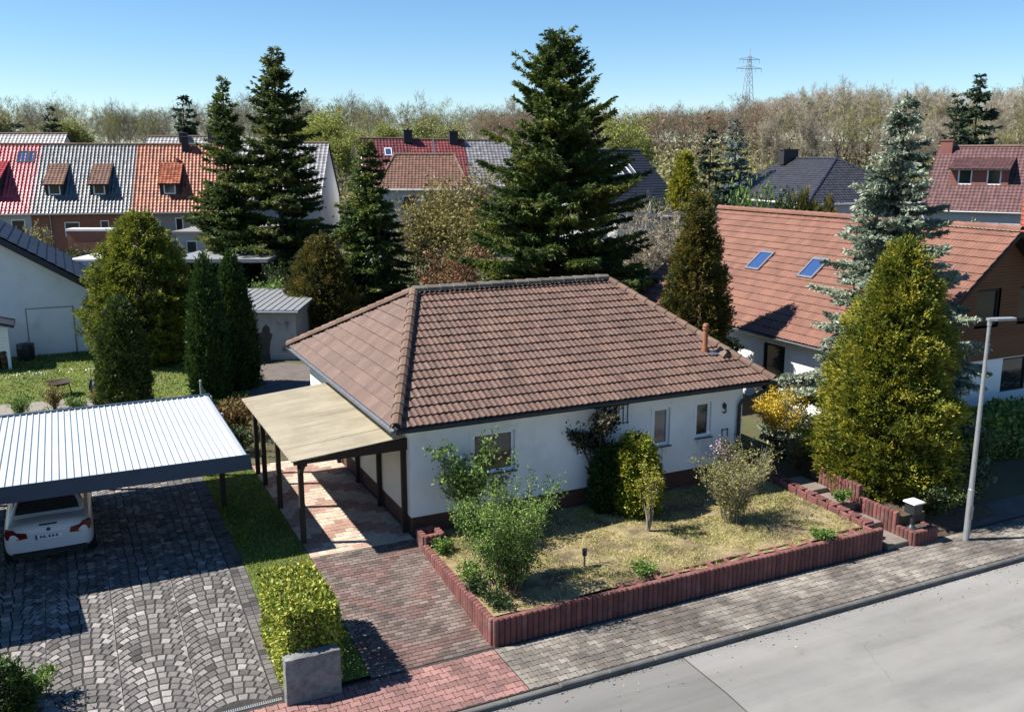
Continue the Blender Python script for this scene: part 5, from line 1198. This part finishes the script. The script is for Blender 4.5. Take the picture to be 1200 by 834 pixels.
plant('thuja_tree', 'short dense olive thuja column behind the metal carport beside the hose reel', 'tree', (-4.65, 15.6, -.1), thuja(3.95, lambda z: .82 * (.9 + .1 * math.sin(min(1, z / .2) * PI / 2)) * max(0, 1 - z ** 2.6) ** .7, 8, 2000, 14, .26, (.13, .05), .13, 1.0, .5), (M['bark'], M['othuja']))
plant('thuja_tree', 'tall narrow dark green thuja by the wire fence, left one of the pair', 'tree', (-1.72, 15.9, -.1), thuja(5.25, lambda z: .72 * (.75 + .25 * math.sin(min(1, z / .35) * PI / 2)) * max(0, 1 - z ** 2.2) ** .85, 9, 2200, 14, .34, (.15, .05), .14, 1.4, .35), (M['bark'], M['gthuja']))
plant('thuja_tree', 'tall narrow dark green thuja next to the stained garage wall, right one of the pair', 'tree', (-.62, 16.9, -.1), thuja(5.2, lambda z: .84 * (.8 + .2 * math.sin(min(1, z / .35) * PI / 2)) * max(0, 1 - z ** 2.0) ** .9, 10, 2400, 14, .34, (.15, .05), .14, 1.4, .35), (M['bark'], M['gthuja']))
plant('thuja_tree', 'plump bronze-tipped thuja cone beside the stained garage behind the bungalow', 'tree', (4.7, 24.6, -.1), thuja(5.2, cone(1.65, .8, .3, .75), 11, 1700, 38, .42, (.13, .05), .3, .6, .8, .11), (M['bark'], M['ythuja2']))
# deciduous garden trees
def decid(seed, h, trunk, L0, kids, lv, spread, up, leaves=None, twigs=None, wig=.16, sides=6, rad=.12, ratio=.62):
    t = Tree(seed); t.grow((0, 0, 0), (0, 0, 1), L0, rad, 0, lv, kids, spread, up, wig, sides, ratio)
    V = []
    if twigs: V.append(t.twigs(*twigs))
    if leaves: V.append(t.leaves(*leaves))
    V = np.concatenate(V)
    zmax = V[:, 2].max(); s = h / zmax
    me = t.w.mesh('trunk'); n = len(me.vertices); co = np.empty(n * 3, np.float32); me.vertices.foreach_get('co', co); me.vertices.foreach_set('co', co * s)
    return me, leafmesh('crown', V * s)
plant('budding_tree', 'tawny budding tree with a loose rounded crown left of the biggest spruce', 'tree', (12.0, 28.6, -.1), decid(3, 8.9, 0, 3.2, [13, 8, 5], 3, .95, .16, (9, .18, .24, 1), (2, .5, .03), .18, 6, .13, .70), (M['bark'], M['leafolive']))
plant('budding_tree', 'dark red budding tree at the right edge of the tawny one', 'tree', (17.2, 33.8, -.1), decid(5, 7.6, 0, 3.2, [10, 6, 5], 3, .7, .3, (6, .18, .2, 1), (2, .5, .03)), (M['bark'], M['leafred']))
plant('bronze_bush', 'brownish leafed bush under the tawny tree left of the biggest spruce', 'shrub', (10.6, 23.6, -.1), shrubgeo(4.2, 2.2, 5, 14, 14, 22, .15, .15), (M['bark'], M['leafbronze']), parts=('stems', 'foliage'))
plant('bare_tree', 'bare spreading tree with pale lichen-covered twigs right of the biggest spruce', 'tree', (20.3, 19.5, -.1), decid(9, 7.2, 0, 2.4, [11, 7, 6], 3, .95, .12, (1, .10, .1, 1), (9, .5, .032), .22, 6, .17, .74), (M['barkpale'], M['twigpale']))
plant('birch_tree', 'white-stemmed birch with drooping yellow-green twigs behind the bare tree', 'tree', P3(13.5, 97), decid(12, 13.6, 0, 9, [16, 7, 5], 3, .65, .3, (5, .30, .35, 1), (3, 1.0, .05, .8, .9), .07, 6, .26, .42), (M['barkbirch'], M['twiglime']))
plant('golden_cypress', 'small golden cypress spire right of the birch', 'tree', P3(13.1, 71.5), thuja(9.3, cone(1.5, .8, .2, .8), 31, 1200, 12, .5, (.32, .13), .2, .7, .8), (M['bark'], M['leafgold']))
g1 = spruce(11.2, 3.0, 31, .6, 7, 9, (.42, .16), 7, .03, .3, .3, .85)
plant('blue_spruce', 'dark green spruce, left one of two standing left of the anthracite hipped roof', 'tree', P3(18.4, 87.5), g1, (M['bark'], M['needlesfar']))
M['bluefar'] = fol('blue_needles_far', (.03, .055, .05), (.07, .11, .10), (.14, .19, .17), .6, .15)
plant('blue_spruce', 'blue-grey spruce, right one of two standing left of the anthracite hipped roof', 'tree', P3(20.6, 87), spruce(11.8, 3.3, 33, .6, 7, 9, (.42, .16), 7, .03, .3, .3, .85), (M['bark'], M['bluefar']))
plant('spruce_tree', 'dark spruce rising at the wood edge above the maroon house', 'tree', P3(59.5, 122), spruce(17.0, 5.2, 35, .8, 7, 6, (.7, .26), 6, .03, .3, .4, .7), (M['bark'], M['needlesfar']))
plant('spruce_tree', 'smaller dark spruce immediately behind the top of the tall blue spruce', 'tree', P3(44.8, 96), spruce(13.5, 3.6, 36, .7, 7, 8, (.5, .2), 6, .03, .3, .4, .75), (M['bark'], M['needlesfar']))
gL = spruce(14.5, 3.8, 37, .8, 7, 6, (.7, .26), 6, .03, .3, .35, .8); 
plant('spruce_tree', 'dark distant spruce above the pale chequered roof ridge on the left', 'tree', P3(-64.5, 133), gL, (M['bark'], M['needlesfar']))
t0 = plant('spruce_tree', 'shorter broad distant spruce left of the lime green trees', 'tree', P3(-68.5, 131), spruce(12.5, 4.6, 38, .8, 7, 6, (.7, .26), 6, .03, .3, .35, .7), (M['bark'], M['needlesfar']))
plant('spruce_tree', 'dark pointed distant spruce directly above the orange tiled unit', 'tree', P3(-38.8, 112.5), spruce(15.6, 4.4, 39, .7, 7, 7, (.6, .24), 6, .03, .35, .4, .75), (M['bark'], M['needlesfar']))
def lime(seed, h, m): return decid(seed, h, 0, 6, [10, 6, 5], 3, .75, .3, (26, .36, .6, 1), (2, .8, .05)), (M['bark'], M[m])
for i, (lat, d, h, m, lab) in enumerate(((-68, 150, 14, 'leaflime', 'bright lime green rounded tree, right one of two above the grey glazed terrace roof'), (-73, 152, 13, 'leaflime', 'bright lime green rounded tree, left one of two above the grey glazed terrace roof'),
        (-84, 150, 17, 'twigolive', 'large olive yellow tree at the far left edge of the wood'), (-33, 152, 15.5, 'twiglime', 'yellow-green tree right of the tall spruce pair at the wood edge'),
        (-19.5, 152, 12.5, 'twiglime', 'yellow-green tree above the left end of the red roofed row'), (-11, 154, 13.5, 'leaflime', 'green tree above the two dark chimneys of the red roofed row'), (-27, 148, 12.5, 'twiglime', 'low yellow-green tree between the tall spruce pair and the red roofed row'))):
    ge, ma = lime(40 + i, h, m); plant('deciduous_tree', lab, 'tree', P3(lat, d), ge, ma)
ge, ma = lime(60, 5.6, 'twiglime'); plant('budding_tree', 'small pale yellow-green tree in front of the orange tiled terraced house', 'tree', P3(-20.9, 64), decid(60, 5.4, 0, 3, [9, 6, 4], 3, .7, .35, (8, .26, .25, 1), (1, .5, .04)), (M['bark'], M['leaflime']))
# the bare wood on the rise
def bareT(seed, slim=False):
    t = Tree(seed)
    if slim: t.grow((0, 0, 0), (0, 0, 1), 15, .21, 0, 2, [17, 6], .8, .3, .04, 6, .26, 6); V = t.twigs(7, 1.25, .05, .8, -.1)
    else: t.grow((0, 0, 0), (0, 0, 1), 9.5, .24, 0, 3, [9, 5, 3], .75, .3, .08, 5, .52, 5); V = t.twigs(4, 1.25, .06, .7, -.1)
    s = 17 / V[:, 2].max()
    me = t.w.mesh('trunk'); n = len(me.vertices); co = np.empty(n * 3, np.float32); me.vertices.foreach_get('co', co); me.vertices.foreach_set('co', co * s)
    return me, V * s
VAR = {}
def variant(key, seed, slim, tm, cm):
    me, V = bareT(seed, slim); me.materials.append(M[tm]); c = leafmesh('crown', V); c.materials.append(M[cm]); VAR.setdefault(key, []).append((me, c, V))
for i in range(3):
    variant('brown', 100 + i, False, 'bark', 'twigbrown'); variant('red', 110 + i, False, 'bark', 'twigred'); variant('olive', 120 + i, False, 'bark', 'twigolive'); variant('green', 140 + i, False, 'bark', 'twiglime'); variant('pale', 130 + i, True, 'barkpale', 'twigpale')
WL = {'brown': ('bare brown-grey tree in the wood behind the terraces', 'brown bare trees of the wood'), 'red': ('bare reddish brown tree in the wood below the pylon', 'reddish bare trees of the wood'),
      'olive': ('budding olive-beige tree at the wood edge', 'budding olive trees of the wood'), 'green': ('fresh yellow-green tree standing among the bare trees of the wood', 'fresh green trees of the wood'), 'pale': ('slender pale-stemmed bare tree at the wood edge behind the anthracite roof', 'slender pale trees of the wood')}
rf_ = random.Random(5)
def kind_at(px):
    if px < 340: return rf_.choice(['brown', 'brown', 'brown', 'olive', 'olive', 'green'])
    if px < 560: return rf_.choice(['brown', 'olive', 'olive', 'brown', 'green'])
    if px < 720: return rf_.choice(['olive', 'pale', 'olive', 'pale'])
    if px < 890: return rf_.choice(['red', 'red', 'red', 'brown'])
    if px < 1125: return rf_.choice(['pale', 'pale', 'pale', 'olive'])
    return rf_.choice(['olive', 'brown', 'pale', 'olive'])
TOPS = [(-100, 112), (0, 112), (100, 119), (180, 122), (250, 112), (350, 108), (430, 112), (520, 119), (600, 122), (700, 124), (780, 124), (850, 119), (900, 112), (950, 101), (1000, 97), (1060, 100), (1120, 107), (1200, 97), (1300, 95)]
def top_at(px): return float(np.interp(px, [a for a, _ in TOPS], [b for _, b in TOPS]))
def wood_tree(px, D, frac):
    lat = (px - 600) / 1081 * D; p = spot(lat, D * 1.022); topz = 8.48 + (187 - top_at(px)) / 1081 * D; h = (topz - p[2]) * frac; k = kind_at(px)
    me, c, V = rf_.choice(VAR[k]); s = h / 17; sx = s * rf_.uniform(.85, 1.15) * (1.0 if k != 'pale' else .9)
    t = thing('bare_tree', WL[k][0], 'tree', (p[0], p[1], p[2] - .1), rf_.uniform(0, 6.28), WL[k][1]); t.scale = (sx, sx, s)
    link('trunk', me, None, t); link('crown', c, None, t)
px = -60.0
while px < 1265:
    D = (172 if px < 600 else 160 if px < 880 else 140) + rf_.uniform(-8, 12)
    wood_tree(px, D, rf_.uniform(.6, .95)); wood_tree(px + rf_.uniform(-6, 6), D + 24, rf_.uniform(.82, 1.12))
    px += rf_.uniform(12, 19) if px < 880 else rf_.uniform(9, 14)
def mass(name, keys, n, lo, hi, d0, d1, seed):
    r = np.random.default_rng(seed); VV = []; TT = []; KK = []
    for i in range(n):
        px = r.uniform(lo, hi); D = r.uniform(d0, d1); lat = (px - 600) / 1081 * D; p = spot(lat, D * 1.022); k = keys[r.integers(len(keys))]
        V = VAR[k][r.integers(3)][2]; topz = 8.48 + (187 - top_at(px)) / 1081 * D; h = (topz - p[2]) * r.uniform(.85, 1.0); h = min(h, 24); a = r.uniform(0, 6.28); s = h / 17
        q = V.reshape(-1, 4, 3); q = q[r.random(len(q)) < .75].reshape(-1, 3)
        W_2 = np.stack([(q[:, 0] * math.cos(a) - q[:, 1] * math.sin(a)) * s * 1.1, (q[:, 0] * math.sin(a) + q[:, 1] * math.cos(a)) * s * 1.1, q[:, 2] * s], 1) + np.array(p)
        VV.append(W_2); TT.append(np.full(len(q) // 4, 1.0) * r.uniform(.1, .9) + r.normal(0, .15, len(q) // 4))
    o = link(name, leafmesh(name, np.concatenate(VV), np.clip(np.concatenate(TT), 0, 1)), M['twig' + keys[0]])
    return tag(o, kind='stuff')
mass('forest', ['brown'], 170, -80, 640, 205, 280, 1)
mass('forest', ['red'], 150, 560, 920, 180, 270, 2)
mass('forest', ['pale', 'olive'], 150, 860, 1290, 180, 270, 3)
# undergrowth band at the foot of the wood
def bushmass(name, n, lo, hi, d0, d1, hmax, m, seed, size=.5):
    r = np.random.default_rng(seed); PP = []
    for i in range(n):
        px = r.uniform(lo, hi); D = r.uniform(d0, d1); p = np.array(spot((px - 600) / 1081 * D, D)); k = 90; h = hmax * r.uniform(.4, 1)
        q = r.normal(0, 1, (k, 3)) * np.array([h * .4, h * .4, h * .28]) + np.array([0, 0, h * .45]); q = np.clip(q, -h, h); q[:, 2] = np.abs(q[:, 2]); PP.append(q + p)
    P = np.concatenate(PP); n = len(P); o = link(name, leafmesh(name, cards(P, r.normal(0, 1, (n, 3)), size * r.uniform(.6, 1.3, n), size * .4)), M[m]); return tag(o, kind='stuff')
bushmass('undergrowth', 420, -80, 1280, 122, 168, 6.5, 'twigolive', 4, .7)
bushmass('undergrowth', 260, 560, 1280, 158, 188, 11, 'twigbrown', 14, .8)
bushmass('undergrowth', 160, 560, 900, 135, 160, 9, 'twigolive', 17, .7)
bushmass('overgrown_garden', 60, 395, 640, 46, 70, 2.6, 'leafdark', 15, .3)
bushmass('overgrown_garden', 34, 690, 850, 50, 75, 2.8, 'twigolive', 16, .3)
bushmass('undergrowth', 130, -60, 700, 84, 125, 3.2, 'leafdark', 5, .5)
# garden greenery in the middle distance, each shrub on its own
SH = {'leafdark': shrubgeo(2.6, 1.5, 70, 12, 12, 22, .16, .14), 'leaf': shrubgeo(2.2, 1.3, 71, 12, 12, 22, .15, .13), 'twigolive': shrubgeo(2.6, 1.4, 72, 14, 13, 14, .15, .1), 'ythuja2': thuja(3, cone(1.1, .8, .3, .8), 73, 700, 12, .3, (.2, .08), .2, .7, .8)}
protos = {}
def bush(k, lat, dist, sc, label, grp=None, name='garden_shrub'):
    p = P3(lat, dist)
    if k not in protos: protos[k] = plant(name, label, 'shrub', p, SH[k], (M['bark'], M[k]), parts=('stems', 'foliage'), group=grp); o = protos[k]
    else: o = copy_tree(protos[k], None, p, random.uniform(0, 6), None, label); o.name = name
    if grp: o['group'] = grp
    elif 'group' in o: del o['group']
    o.scale = (sc, sc, sc) if not isinstance(sc, tuple) else sc
bush('leaf', -10.6, 45.6, (1.5, 1.2, 1.1), 'bright green bush growing behind the pale metal roof of the stained garage')
bush('leaf', -12.8, 47.5, (.8, .8, 1.0), 'small light green bush beside the open shelter and the tall spruce pair')
bush('leafdark', -7.1, 46.8, (1.15, 1.15, 1.6), 'grey-green bush between the plump bronze thuja and the medium spruce')
bush('leafdark', -12.9, 50.0, (.7, .7, 1.1), 'rounded evergreen under the tall spruce pair')
bush('leafdark', -3.4, 45, (.7, .7, .75), 'dark low evergreen under the tawny tree')
bush('leaf', -1.9, 43, (1.3, 1.2, 1.1), 'fresh green bush at the foot of the biggest spruce behind the ridge')
bush('twigolive', -5.4, 44.5, (.8, .8, .8), 'straw-coloured shrub between medium spruce and bungalow ridge')
bush('twigolive', -30.2, 57.5, (1.0, 1.0, 1.75), 'straggly yellow shrub between the outbuilding roof and the brick terrace')
bush('leafdark', -27.6, 57.0, (1.6, .9, 1.2), 'dark clipped evergreen in front of the brick terraced house')
bush('leafdark', -25.6, 57.5, (1.4, .9, 1.15), 'dark evergreen below the white roof strip of the brick terrace')
bush('leaf', 4.9, 41, (.7, .7, .7), 'small bright bush beside the cold frame behind the ridge end')
bush('leafdark', 6.3, 40.6, (.7, .7, .9), 'dark small evergreen in front of the white garden shed')
for i, (lat, d, s, lab) in enumerate(((11.8, 51, (1.3, 1.0, 2.55), 'tall laurel at the left end of the evergreen screen behind the salmon red roof'), (13.2, 52, (1.2, 1.0, 2.95), 'second tall laurel of the evergreen screen behind the salmon red roof'), (14.6, 53, (1.2, 1.0, 2.55), 'third tall laurel of the evergreen screen, next to the small cypresses'), (10.6, 50, (1.0, 1.0, 1.7), 'lower dark shrub in the gap between slim bronze thuja and evergreen screen'))): bush('leafdark' if i % 2 == 0 else 'leaf', lat, d, s, lab)
for i in range(5): bush('ythuja2', 15.7 + .68 * i, 55 - .2 * i, (.62, .62, 2.05 + .12 * (i % 3)), 'small columnar cypress in the row before the anthracite hipped roof', 'row of small cypresses', 'small_cypress')
bush('leaf', 19.2, 55.5, (1, .9, 1.75), 'green bush right of the small cypress row')
bush('twigolive', 9.8, 56, (1.1, 1.1, 1.9), 'beige twiggy shrub behind the bare tree')
bush('twigolive', 31.4, 62, (1.3, 1.3, 1.7), 'pale twiggy shrub beside the beige flat roof')
bush('leafdark', 9.2, 66, (1.4, 1.3, 2.2), 'dark round shrub in front of the birch')
# shrubs of the front garden
plant('lilac_shrub', 'open leafy shrub with bare brown stems before the left window of the bungalow', 'shrub', (1.62, -.3, -.02), shrubgeo(2.5, 1.0, 80, 11, 13, 20, .09, .07, 1.4, .6, .02, .2, .3), (M['stemred'], M['leaf']), parts=('stems', 'foliage'))
plant('dense_shrub', 'dense small-leaved green shrub at the driveway end of the front lawn', 'shrub', (1.42, -2.72, -.05), shrubgeo(2.05, .88, 81, 40, 17, 28, .055, .06, 1.5, .6, .012, .4, .06), (M['stemred'], M['leaf']), parts=('stems', 'foliage'))
plant('climbing_shrub', 'dark glossy-leaved shrub trained up the white front wall under the gutter', 'shrub', (5.2, .22, -.02), shrubgeo(2.45, .85, 82, 9, 22, 20, .10, .07, 2.1, .6, .02, .12, .62), (M['stemred'], M['leafwall']), parts=('stems', 'foliage'))
gt = plant('globe_thuja', 'bright yellow-green dwarf conifer against the white front wall', 'shrub', (5.95, -.42, -.04), thuja(2.0, lambda z: .56 * (.82 + .18 * math.sin(min(1, z / .3) * PI / 2)) * max(0, 1 - z ** 2.6) ** .55, 83, 1900, 14, .2, (.10, .035), .10, .2, .8, .1), (M['stemred'], M['leafglobe']), parts=('stems', 'foliage'))
plant('shade_conifer', 'added dark green conifer standing in for the shaded side of the yellow-green dwarf conifer', 'shrub', (5.42, -.12, -.02), thuja(1.7, lambda z: .42 * (.82 + .18 * math.sin(min(1, z / .3) * PI / 2)) * max(0, 1 - z ** 2.6) ** .55, 84, 1000, 14, .2, (.10, .035), .10, .5, .8, .1), (M['stemred'], M['gthuja']), parts=('stems', 'foliage'))  # separate dark bush added as the globe conifer's shaded left side
plant('slim_shrub', 'slim upright shrub standing free in front of the yellow-green dwarf conifer', 'shrub', (5.55, -1.62, -.05), shrubgeo(1.6, .42, 85, 9, 9, 14, .06, .04, 1.6, .6, .014, .05, .3), (M['barkpale'], M['leafgold']), parts=('stems', 'foliage'))
tw = plant('twiggy_shrub', 'large rounded twiggy shrub with few leaves and a pink blossom tip on the front lawn', 'shrub', (7.75, -2.0, -.05), shrubgeo(1.8, .95, 86, 46, 18, 7, .055, .05, 1.25, .6, .011, .25, .1), (M['barkpale'], M['leaftwig']), parts=('stems', 'foliage'))
M['pink'] = fol('pink_blossom', (.50, .22, .35), (.66, .36, .50), (.78, .55, .65), 3, .3)
bp = rng.normal(0, 1, (90, 3)) * np.array([.13, .13, .12]) + np.array([-.15, .45, 1.75]); link('blossom', leafmesh('blossom', cards(bp, rng.normal(0, 1, (90, 3)), .045, .03)), M['pink'], tw)
plant('evergreen_shrub', 'small dark evergreen by the downpipe at the right house corner', 'shrub', (9.2, -.25, .0), shrubgeo(1.35, .5, 87, 9, 10, 16, .06, .05, 1.5), (M['stemred'], M['leafdark']), parts=('stems', 'foliage'))
plant('forsythia', 'yellow flowering forsythia beside the path between the two houses', 'shrub', (12.15, 1.35, -.05), shrubgeo(2.1, .75, 88, 22, 11, 16, .07, .05, 1.3, .6, .012, .2, .35), (M['stemred'], M['leafyel']), parts=('stems', 'foliage'))
plant('low_shrub', 'low dry brown shrub at the foot of the forsythia', 'shrub', (11.9, .3, -.05), shrubgeo(.8, .5, 89, 12, 8, 12, .06, .05), (M['stemred'], M['leafolive']), parts=('stems', 'foliage'))
for i, (x, y, h, m, lab) in enumerate(((.75, -.75, .22, 'leaf', 'green tuft beside the square planter'), (.8, -2.0, .25, 'leaf', 'bluish flowering tuft halfway along the driveway side of the bed'), (.78, -2.7, .2, 'leafdark', 'dark green tuft between dense shrub and driveway wall'), (.8, -3.35, .18, 'leafdark', 'tuft of violet flowers at the front corner of the bed'), (8.9, -3.72, .16, 'leaf', 'green tuft in a wall pocket near the steps'), (10.95, -2.2, .26, 'leaf', 'fresh green weed growing on the garden steps'), (4.2, -3.4, .14, 'leaf', 'flat green weed patch behind the middle of the retaining wall'))):
    plant('ground_cover', lab, 'plant', (x, y, bedz(x, y) + (.1 if x > 10.6 else 0)), shrubgeo(h, .28, 200 + i, 14, 6, 10, .07, .04, 1.1, .5, .006), (M['stemred'], M[m]), parts=('stems', 'foliage'))
# clipped hedge between the driveways
def boxhedge(x0, x1, y0, y1, z0, z1, n, leaf, seed, amp=.05, thick=.10):
    r = np.random.default_rng(seed); A = [(x1 - x0) * (y1 - y0), (x1 - x0) * (z1 - z0), (x1 - x0) * (z1 - z0), (y1 - y0) * (z1 - z0), (y1 - y0) * (z1 - z0)]
    f = r.choice(5, n, p=np.array(A) / sum(A)); u = r.random(n); v = r.random(n); P = np.zeros((n, 3)); N = np.zeros((n, 3))
    X = x0 + u * (x1 - x0); Y = y0 + u * (y1 - y0); Y2 = y0 + v * (y1 - y0); Z = z0 + v * (z1 - z0)
    for q, (p, nn_) in enumerate((((X, Y2, np.full(n, z1)), (0, 0, 1)), ((X, np.full(n, y0), Z), (0, -1, 0)), ((X, np.full(n, y1), Z), (0, 1, 0)), ((np.full(n, x0), Y, Z), (-1, 0, 0)), ((np.full(n, x1), Y, Z), (1, 0, 0)))):
        s = f == q; P[s] = np.stack(p, 1)[s]; N[s] = nn_
    c = np.array([(x0 + x1) / 2, (y0 + y1) / 2, (z0 + z1) / 2]); hs = np.array([(x1 - x0) / 2, (y1 - y0) / 2, (z1 - z0) / 2])
    e = np.abs(P - c) / hs; rnd = np.clip(np.sort(e, 1)[:, 1] - .8, 0, .2) * .35; P = P - N * rnd[:, None]
    lump = amp * (np.sin(P[:, 0] * 5 + 1) + np.sin(P[:, 1] * 4.3 + P[:, 2] * 3) + np.sin(P[:, 2] * 6 + P[:, 0] * 3)) / 2
    P = P + N * (lump - np.abs(r.normal(0, thick, n)) + .02)[:, None]
    D = N * .35 + r.normal(0, .7, (n, 3)) + np.array([0, 0, .2]); V = cards(P, D, leaf * r.uniform(.6, 1.35, n), leaf * .62)
    w = MB()
    for i in range(60):
        a = np.array([r.uniform(x0 + .15, x1 - .15), r.uniform(y0 + .15, y1 - .15), z0]); b = a + np.array([r.normal(0, .2), r.normal(0, .2), (z1 - z0) * r.uniform(.6, .93)]); b[0] = min(max(b[0], x0 + .05), x1 - .05); b[1] = min(max(b[1], y0 + .05), y1 - .05)
        w.tube([a, (a + b) / 2 + r.normal(0, .04, 3), b], [.018, .013, .006], 4, cap=False)
    return w.mesh('stems'), leafmesh('foliage', V)
plant('clipped_hedge', 'box-clipped yellow-green laurel hedge between the cobbled and the paved driveway', 'hedge', (0, 0, 0), boxhedge(-3.42, -2.42, -3.92, -1.95, -.5, .98, 13500, .08, 5, .03, .07), (M['stemred'], M['hedge']), parts=('stems', 'foliage'))
plant('garden_hedge', 'green hedge in front of the white gable wall behind the street lamp', 'hedge', (0, 0, 0), boxhedge(17.0, 23.5, -1.25, -.1, -.4, 1.1, 9000, .13, 6, .12, .16), (M['stemred'], M['leaf']), parts=('stems', 'foliage'))
plant('dark_shrub', 'dark shrub in the shade right of the golden thuja behind the street lamp', 'shrub', (15.3, -2.2, -.5), shrubgeo(1.7, 1.0, 91, 14, 12, 20, .09, .08), (M['stemred'], M['leafdark']), parts=('stems', 'foliage'))
plant('evergreen_shrub', 'dark low evergreen under the golden thuja right behind the garden lantern', 'shrub', (13.1, -3.1, -.4), shrubgeo(.95, .95, 97, 18, 12, 24, .085, .08, 1.0), (M['stemred'], M['leafdark']), parts=('stems', 'foliage'))
plant('evergreen_shrub', 'dark evergreen between golden thuja and street lamp pole', 'shrub', (14.3, -3.0, -.45), shrubgeo(1.1, .85, 98, 16, 12, 22, .085, .08, 1.0), (M['stemred'], M['leafdark']), parts=('stems', 'foliage'))
# lower left corner and odd garden plants
plant('small_shrub', 'small bright green round shrub among pale stones at the cobbles in the lower left corner', 'shrub', (-7.32, -2.5, -.38), shrubgeo(.55, .32, 92, 16, 9, 16, .07, .05), (M['stemred'], M['leaf']), parts=('stems', 'foliage'))
plant('dark_conifer', 'dark conifer cut off by the lower left corner of the photo', 'shrub', (-7.85, -3.0, -.45), thuja(1.25, cone(.55, .9, .3, .6), 93, 900, 16, .2, (.07, .025), .15, .6, .8), (M['stemred'], M['gthuja']), parts=('stems', 'foliage'))
plant('spreading_juniper', 'low rusty juniper between wire fence and wooden carport', 'shrub', (-1.75, 10.3, -.05), shrubgeo(1.05, .85, 94, 18, 12, 20, .11, .07, 1.0), (M['stemred'], M['leafrust']), parts=('stems', 'foliage'))
plant('small_conifer', 'small green conifer beside the rusty juniper at the wire fence', 'shrub', (-2.0, 8.6, -.05), shrubgeo(.7, .6, 95, 12, 10, 16, .1, .06, 1.0), (M['stemred'], M['leafdark']), parts=('stems', 'foliage'))
for i, (x, y, h, lab) in enumerate(((-7.9, 15.6, .7, 'pale green garden plant at the left end of the gravel bed'), (-6.9, 16.2, .9, 'tall pale stem plant near the fire bowl in the gravel bed'), (-6.2, 15.3, .6, 'grey-green clump in the middle of the gravel bed'), (-5.5, 15.8, .65, 'grey-green clump right next to the short olive thuja'), (-7.3, 14.2, .5, 'small clump behind the rear edge of the metal carport'))):
    plant('garden_plant', lab, 'plant', (x, y, -.05), shrubgeo(h, .45, 210 + i, 16, 6, 9, .13, .04, 1.3, .25, .008), (M['stemred'], M['leafolive' if i % 2 else 'leaf']), parts=('stems', 'foliage'))
M['daisy'] = mat('white_petals', (.75, .75, .70), None, 3, .8)
r = np.random.default_rng(8); dp = np.stack([r.normal(-7.5, 1.2, 110), r.normal(22.6, .25, 110), np.full(110, .02)], 1); tag(link('daisies', leafmesh('daisies', cards(dp, r.normal(0, 1, (110, 3)) * np.array([1, 1, .3]), .08, .06)), M['daisy']), kind='stuff')
# dry leaves lying behind the metal carport and along the driveway
r = np.random.default_rng(9); n = 3800; lx = r.uniform(-8.5, -2.1, n); ly = r.uniform(7.25, 9.9, n); dp = np.stack([lx, ly, np.full(n, .0)], 1); tag(link('leaf_litter', leafmesh('leaf_litter', cards(dp, r.normal(0, 1, (n, 3)) * np.array([1, 1, .3]), .11, .07)), M['litter']), kind='stuff')
# ------------------------------------------------------------------ camera, sun, sky
cd = bpy.data.cameras.new('camera'); cam = bpy.data.objects.new('camera', cd); COL.objects.link(cam)
cam.location = tuple(CAM); cam.rotation_euler = (PI / 2 - .21, 0, -YAW); cd.sensor_width = 36; cd.lens = 36 * 1080.7 / 1200; cd.clip_end = 6000; cd.clip_start = .1
S.camera = cam
SUN = Vector((-.77, .30, 1.0)).normalized()
sd = bpy.data.lights.new('sun', 'SUN'); sd.energy = 5.0; sd.angle = R(.53); sd.color = (1.0, .955, .88)
so_ = bpy.data.objects.new('sun', sd); COL.objects.link(so_); so_.rotation_euler = SUN.to_track_quat('Z', 'Y').to_euler()
w = bpy.data.worlds.new('World'); S.world = w; w.use_nodes = True; nt = w.node_tree
sk = nt.nodes.new('ShaderNodeTexSky'); sk.sky_type = 'NISHITA'; sk.sun_disc = False; sk.sun_elevation = math.asin(SUN.z); sk.sun_rotation = math.atan2(SUN.x, SUN.y)
sk.air_density = 1.0; sk.dust_density = 0.0; sk.ozone_density = 4.0; sk.altitude = 800
bg = nt.nodes['Background']; bg.inputs['Strength'].default_value = .071
hs = nt.nodes.new('ShaderNodeHueSaturation'); hs.inputs['Saturation'].default_value = 1.18
nt.links.new(sk.outputs[0], hs.inputs['Color']); nt.links.new(hs.outputs[0], bg.inputs['Color'])
S.view_settings.view_transform = 'Standard'; S.view_settings.look = 'None'; S.view_settings.gamma = 1; S.view_settings.exposure = 1.12
S.view_settings.use_curve_mapping = False
S.render.engine = 'CYCLES'
S.cycles.max_bounces = 6; S.cycles.diffuse_bounces = 3; S.cycles.glossy_bounces = 3; S.cycles.transmission_bounces = 3; S.cycles.use_denoising = True
